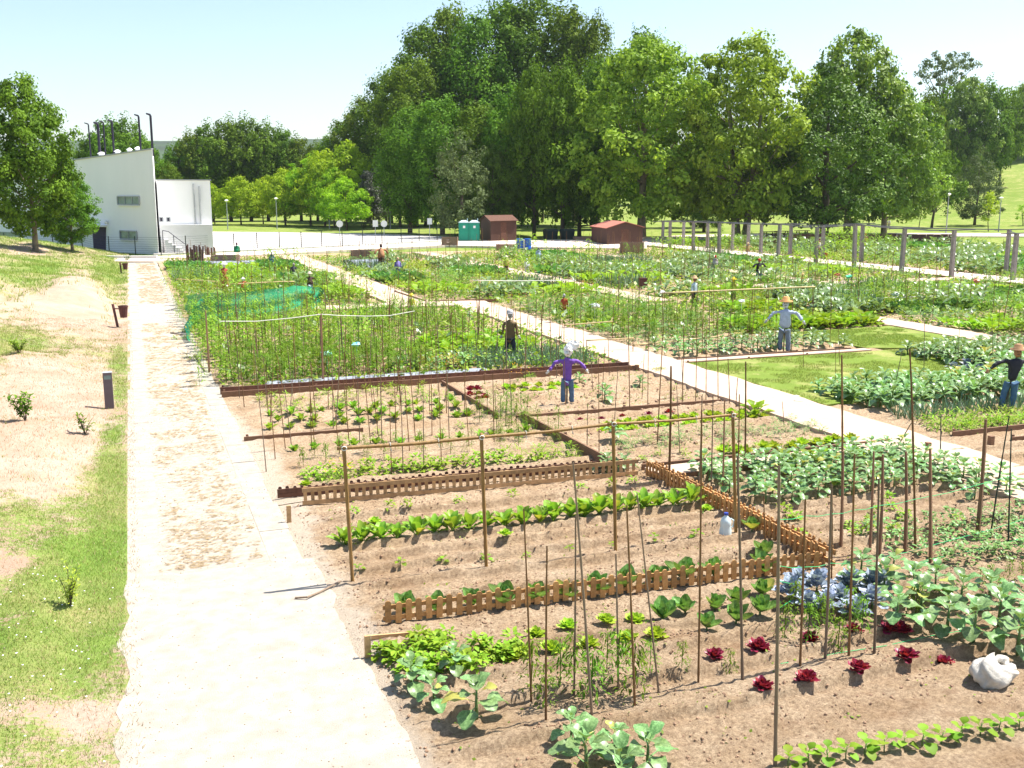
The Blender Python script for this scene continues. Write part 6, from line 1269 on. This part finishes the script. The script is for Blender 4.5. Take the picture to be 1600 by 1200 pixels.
# far beds: mixed, in blocks
def mix(zone, x0, x1_, y0, y1, bx_=3.2, by_=2.6, sp=.85, s=1.25):
    kinds = ['potato_plant', 'kale', 'tomato', 'potato', 'climbing_bean', 'squash', 'cabbage', 'potato_plant', 'tomato', 'kale', 'onion', None]
    y = y0; r = 0
    while y < y1:
        x = x0; c = -1
        while x < x1_:
            k = random.choice(kinds); c += 1
            if k:
                q = {'onion': .45, 'potato': .55, 'cabbage': .6}.get(k, 1); bed(k, x+.1, min(x1_, x+bx_)-.1, y+.1, min(y1, y+by_)-.35, sp*q, sp*q, s*(1.2 if k == 'cabbage' else 1), block='%s in %s block from left, %s strip, %s' % (NAMES[k][1], nth(c), nth(r), zone), group=zone, keep=.92)
            x += bx_
        y += by_; r += 1
mix('bed behind the lawn patch', 24.6, 36.6, 35.8, 47.8, sp=.6); mix('bed below the pergola path', 29.8, 47.4, 18, 48, 3.4, 3, .66); mix('far left bed', 2.1, 11, 48.6, 78, 3, 3.2, .68); mix('far bed between gravel paths', 13.6, 22.7, 48.6, 80, 3, 3.4, .75, 1.35); mix('most distant middle bed', 24.8, 36.6, 51, 82, 3, 3.4, .85, 1.4); mix('most distant right bed', 38.5, 47.3, 51, 78, 3, 3.4, .85, 1.4); mix('bed behind the pergola', 51.4, 75, 44, 94, 4, 4, 1.1, 1.7)
bed('weed', 2.2, 13, 46, 80, .8, 1., 2., label='weed in the far beds', group='far weeds', keep=.6)

# ------------------------------------------------------------ ground cover, grass, clods
def scatter_leaves(n, x0, x1_, y0, y1, s0, s1, m, name, label, hmax=.12, mask=None, up=.4, cat='ground cover', zf=None, blade=False):
    X = rng.uniform(x0, x1_, n); Y = rng.uniform(y0, y1, n)
    if mask is not None: k = mask(X, Y); X, Y = X[k], Y[k]
    n = len(X); Z = (zf(X, Y) if zf else 0)+rng.random(n)*hmax; s = rng.uniform(s0, s1, n)[:, None]; a = rng.random(n)*6.283
    if blade:
        w_ = np.stack([np.cos(a), np.sin(a), 0*a], 1); t = np.stack([rng.normal(0, .45, n), rng.normal(0, .45, n), np.ones(n)], 1); P = np.stack([X, Y, Z-.01], 1)
        V = np.stack([P-w_*s*.09, P+w_*s*.09, P+t*s], 1).reshape(-1, 3); mb = MB(); mb.add(V, None, np.arange(n*3).reshape(-1, 3), tint=rng.random(n))
    else:
        nr = np.stack([rng.normal(0, .6, n), rng.normal(0, .6, n), np.full(n, up+.6)], 1); nr /= np.linalg.norm(nr, axis=1)[:, None]; d = np.stack([np.cos(a), np.sin(a), 0*a], 1); t1 = np.cross(nr, d); t1 /= np.linalg.norm(t1, axis=1)[:, None]; t2 = np.cross(nr, t1); P = np.stack([X, Y, Z], 1)
        V = np.stack([P-t1*s*.5, P-t2*s*.32, P+t1*s*.5, P+t2*s*.32], 1).reshape(-1, 3); mb = MB(); mb.add(V, np.arange(n*4).reshape(-1, 4), tint=rng.random(n))
    mb.obj(name, m, kind='stuff', label=label, cat=cat)
def inpath(X, Y):
    a = (X > 13.9) & (X < 16.0) & (Y < 48.5); b = (X > 11.1) & (X < 13.5) & (Y > 44); c = (X > 22.9) & (X < 24.7) & (Y > 43); d = (X > 27.9) & (X < 29.6) & (Y > 25) & (Y < 36); e = (X > 36.8) & (X < 38.3) & (Y > 49); f = (X > 47.7) & (X < 51.2); g = (Y > 45.6) & (Y < 47.7) & (X < 16); h = (Y > 48.4) & (Y < 50.4) & (X > 30) & (X < 48); i = (X > 15.8) & (X < 28) & (Y > 20.5) & (Y < 32.6)
    return a | b | c | d | e | f | g | h | i
mk = lambda X, Y: (~inpath(X, Y)) & (fbm(X*.9, Y*.9, 61) > .36)
scatter_leaves(75000, 2.1, 47.6, 28, 86, .10, .24, WEED, 'ground_cover', 'low green growth covering the soil of the far beds', .22, mk)
scatter_leaves(30000, 51.2, 80, 42, 96, .14, .32, WEED, 'ground_cover', 'low green growth behind the pergola', .35, None)
scatter_leaves(9000, 2.1, 13.8, 28, 46, .06, .14, BEAN, 'ground_cover', 'green undergrowth of the dense left bed', .5, None)
c1_ = lambda X, Y: (~inpath(X, Y)) & (fbm(X*1.1, Y*1.1, 91) > .5); c2_ = lambda X, Y: (~inpath(X, Y)) & (fbm(X*.8, Y*.8, 92) > .52); c3_ = lambda X, Y: (~inpath(X, Y)) & (fbm(X*.7, Y*.7, 93) > .54)
scatter_leaves(16000, 2.1, 47, 29, 70, .13, .30, CHARD, 'ground_cover', 'broad light green leaves mixed through the beds', .6, c1_)
scatter_leaves(16000, 2.1, 47, 29, 74, .14, .34, KALE, 'ground_cover', 'broad dark leaves mixed through the beds', .5, c2_)
scatter_leaves(12000, 2.1, 47, 29, 74, .12, .28, LETT, 'ground_cover', 'yellow green leaves mixed through the beds', .4, c3_)
scatter_leaves(5000, 2.6, 14, 7.5, 27, .02, .055, WEED, 'seedling_weeds', 'tiny weeds sprouting on the bare soil', .02, lambda X, Y: fbm(X*1.5, Y*1.5, 63) > .5, zf=soil_h)
scatter_leaves(2600, 9, 14, 17, 27, .03, .07, WEED, 'seedling_weeds', 'tiny weeds on the soil round the purple scarecrow', .03, lambda X, Y: fbm(X*1.5, Y*1.5, 64) > .48, zf=soil_h)
# grass of the bank
gk = lambda X, Y: gmask(X, Y)+1.5*(fbm(X*3.2, Y*2.0, 77)-.5)+.55*(rng.random(np.shape(X))-.5) > .46
for (n, y0, y1, x0, s0, s1, hm) in ((90000, 8.5, 22, -2.6, .025, .055, .0), (70000, 22, 45, -5, .045, .09, .0), (60000, 45, 96, -13, .10, .2, .0)):
    scatter_leaves(n, x0, -.37, y0, y1, s0, s1, GRASS, 'grass', 'patchy grass growing on the sandy bank left of the path', hm, gk, zf=bank_h, blade=True, cat='grass')
scatter_leaves(45000, -4.5, -.2, 8.5, 45, .025, .07, DRYG, 'dry_grass', 'dry straw grass at the path edge', 0, None, zf=bank_h, blade=True, cat='dry grass')
scatter_leaves(60000, 15.9, 24.5, 20.8, 27.4, .03, .075, GRASS, 'grass', 'short grass of the near lawn bed', 0, lambda X, Y: (X > 19.8+(Y-21)*3-60) & (fbm(X, Y, 5) > .4) & ~((X < 25) & (Y < 22.5) & (X > 16.3)), zf=lambda x, y: 0*x+.10, blade=True, cat='grass')
scatter_leaves(26000, 23.2, 27.9, 28.2, 32.2, .04, .08, GRASS, 'grass', 'short grass of the far lawn patch', 0, lambda X, Y: fbm(X, Y, 5) > .38, zf=lambda x, y: 0*x+.104, blade=True, cat='grass')
# dry tufts pressed into the paving strip
n = 5200; X = rng.uniform(.2, 1.5, n); Y = 14.6+rng.random(n)**1.35*70; k = (fbm(X*2.5, Y*1.2, 71) > .40) & ~((Y > 44) & (Y < 52)); X, Y = X[k], Y[k]; n = len(X)
mb = MB(); 
for r in range(3):
    ln = rng.uniform(.012, .045, n)*(1+Y*.025); wd = rng.uniform(.0025, .0065, n)*(1+Y*.04); a = rng.normal(0, .25, n); ox = rng.normal(0, .05, n); oy = rng.normal(0, .03, n); d = np.stack([np.cos(a), np.sin(a), 0*a], 1); p = np.stack([-np.sin(a), np.cos(a), 0*a], 1); P = np.stack([X+ox, Y+oy, .034+rng.random(n)*.012], 1)
    V = np.stack([P-d*ln[:, None], P-p*wd[:, None], P+d*ln[:, None]+[0, 0, .008], P+p*wd[:, None]], 1).reshape(-1, 3); mb.add(V, np.arange(n*4).reshape(-1, 4), tint=rng.random(n)*.8)
mb.obj('dry_grass', DRYG, kind='stuff', label='dry grass tufts in the joints of the paving strip', cat='dry grass')
# clods and pebbles
lump = MB(); blob(lump, (0, 0, 0), (1, .8, .6), 3, .3, 6, 4); LT = lump.arrays()
CLOD = mat('soil clod', (.34, .22, .14), .95, .35, 20, .6, 60); PEB = mat('pale pebble', (.34, .27, .20), .9, .25, 20, .3, 50)
X = rng.uniform(2.3, 15, 30000); Y = rng.uniform(7.5, 17.2, 30000)**1.0; k = fbm(X*2.2, Y*2.2, 81) > .42; X, Y = X[k], Y[k]; s = .004+.022*rng.random(len(X))**4
mb = MB(); mb.inst(LT, np.stack([X, Y, soil_h(X, Y)+s*.3], 1), rng.random(len(X))*6.28, s); mb.obj('soil_clods', CLOD, kind='stuff', label='crumbs and clods of brown soil in the near beds', cat='soil clods', smooth_=False)
X = rng.uniform(8.8, 14, 2600); Y = rng.uniform(17.4, 27, 2600); s = .012+.045*rng.random(2600)**3
mb = MB(); mb.inst(LT, np.stack([X, Y, soil_h(X, Y)+s*.3], 1), rng.random(2600)*6.28, s); mb.obj('soil_clods', CLOD, kind='stuff', label='larger soil clods round the purple scarecrow', cat='soil clods')
X = np.concatenate([rng.uniform(-2.4, 0, 1000), rng.uniform(-.2, 2.6, 3000), -.36+rng.normal(0, .1, 1500), 2.25+rng.normal(0, .14, 1500)]); Y = rng.uniform(8.6, 26, 7000); s = .003+.010*rng.random(7000)**4; z = np.where(X < -.36, bank_h(X, Y), .035)
mb = MB(); mb.inst(LT, np.stack([X, Y, z], 1), rng.random(7000)*6.28, s); mb.obj('pebbles', PEB, kind='stuff', label='small pale pebbles scattered on the path and bank', cat='pebbles')
# shrubs on the bank
def shrub(x, y, H, R, n, lm, label, up=.5, ls=.095):
    p = Gt(x, y); o = empty('shrub', p, label, 'shrub'); mb = MB(); st = MB(); rg = random.Random(int(x))
    for b in range(7):
        a = rg.uniform(0, 6.28); e = Vector((math.cos(a)*R*rg.uniform(.3, 1), math.sin(a)*R*rg.uniform(.3, 1), H*rg.uniform(.6, 1))); tube(st, [(0, 0, -.03), e*.5+Vector((0, 0, H*.08)), e], [.008, .006, .003], 4)
        for i in range(n//7):
            t = rg.uniform(.25, 1); c = e*t+Vector((rg.gauss(0, .03), rg.gauss(0, .03), rg.gauss(0, .03))); V, Q, tt = leaf(ls, ls*.6, 2, 2, .5, .2, 0, i, .1, rg.random()); mb.add(place(V, rg.uniform(0, 6.28), rg.uniform(-.2, 1.1), c), Q, tint=rg.random())
    st.obj('stem', BARK, o); mb.obj('leaves', lm, o)
shrub(40, 658, .72, .34, 330, TOM, 'small dark green shrub on the bare bank at the left edge'); shrub(133, 678, .5, .26, 90, TOM, 'very sparse low shrub below the bollard'); shrub(110, 948, .55, .2, 210, LETT, 'upright yellow green weed shrub on the bank near the paving end', ls=.05)
shrub(30, 552, .5, .4, 220, BEAN, 'low green shrub on the bank at the far left edge'); shrub(198, 409, .6, .4, 120, TOM, 'small dark shrub where the path meets the fence', .5)
X = rng.uniform(-1.9, -.5, 70); Y = rng.uniform(8.8, 15, 70); mb = MB(); DZ = MB(); blob(DZ, (0, 0, 0), (1, 1, .35), 1, .1, 7, 4); mb.inst(DZ.arrays(), np.stack([X, Y, bank_h(X, Y)+.05], 1), 0., np.full(70, .011)); mb.obj('daisies', WHITEM, kind='stuff', label='tiny white daisies dotted in the bank grass', cat='daisies')
flush_plants(); flush_stakes()
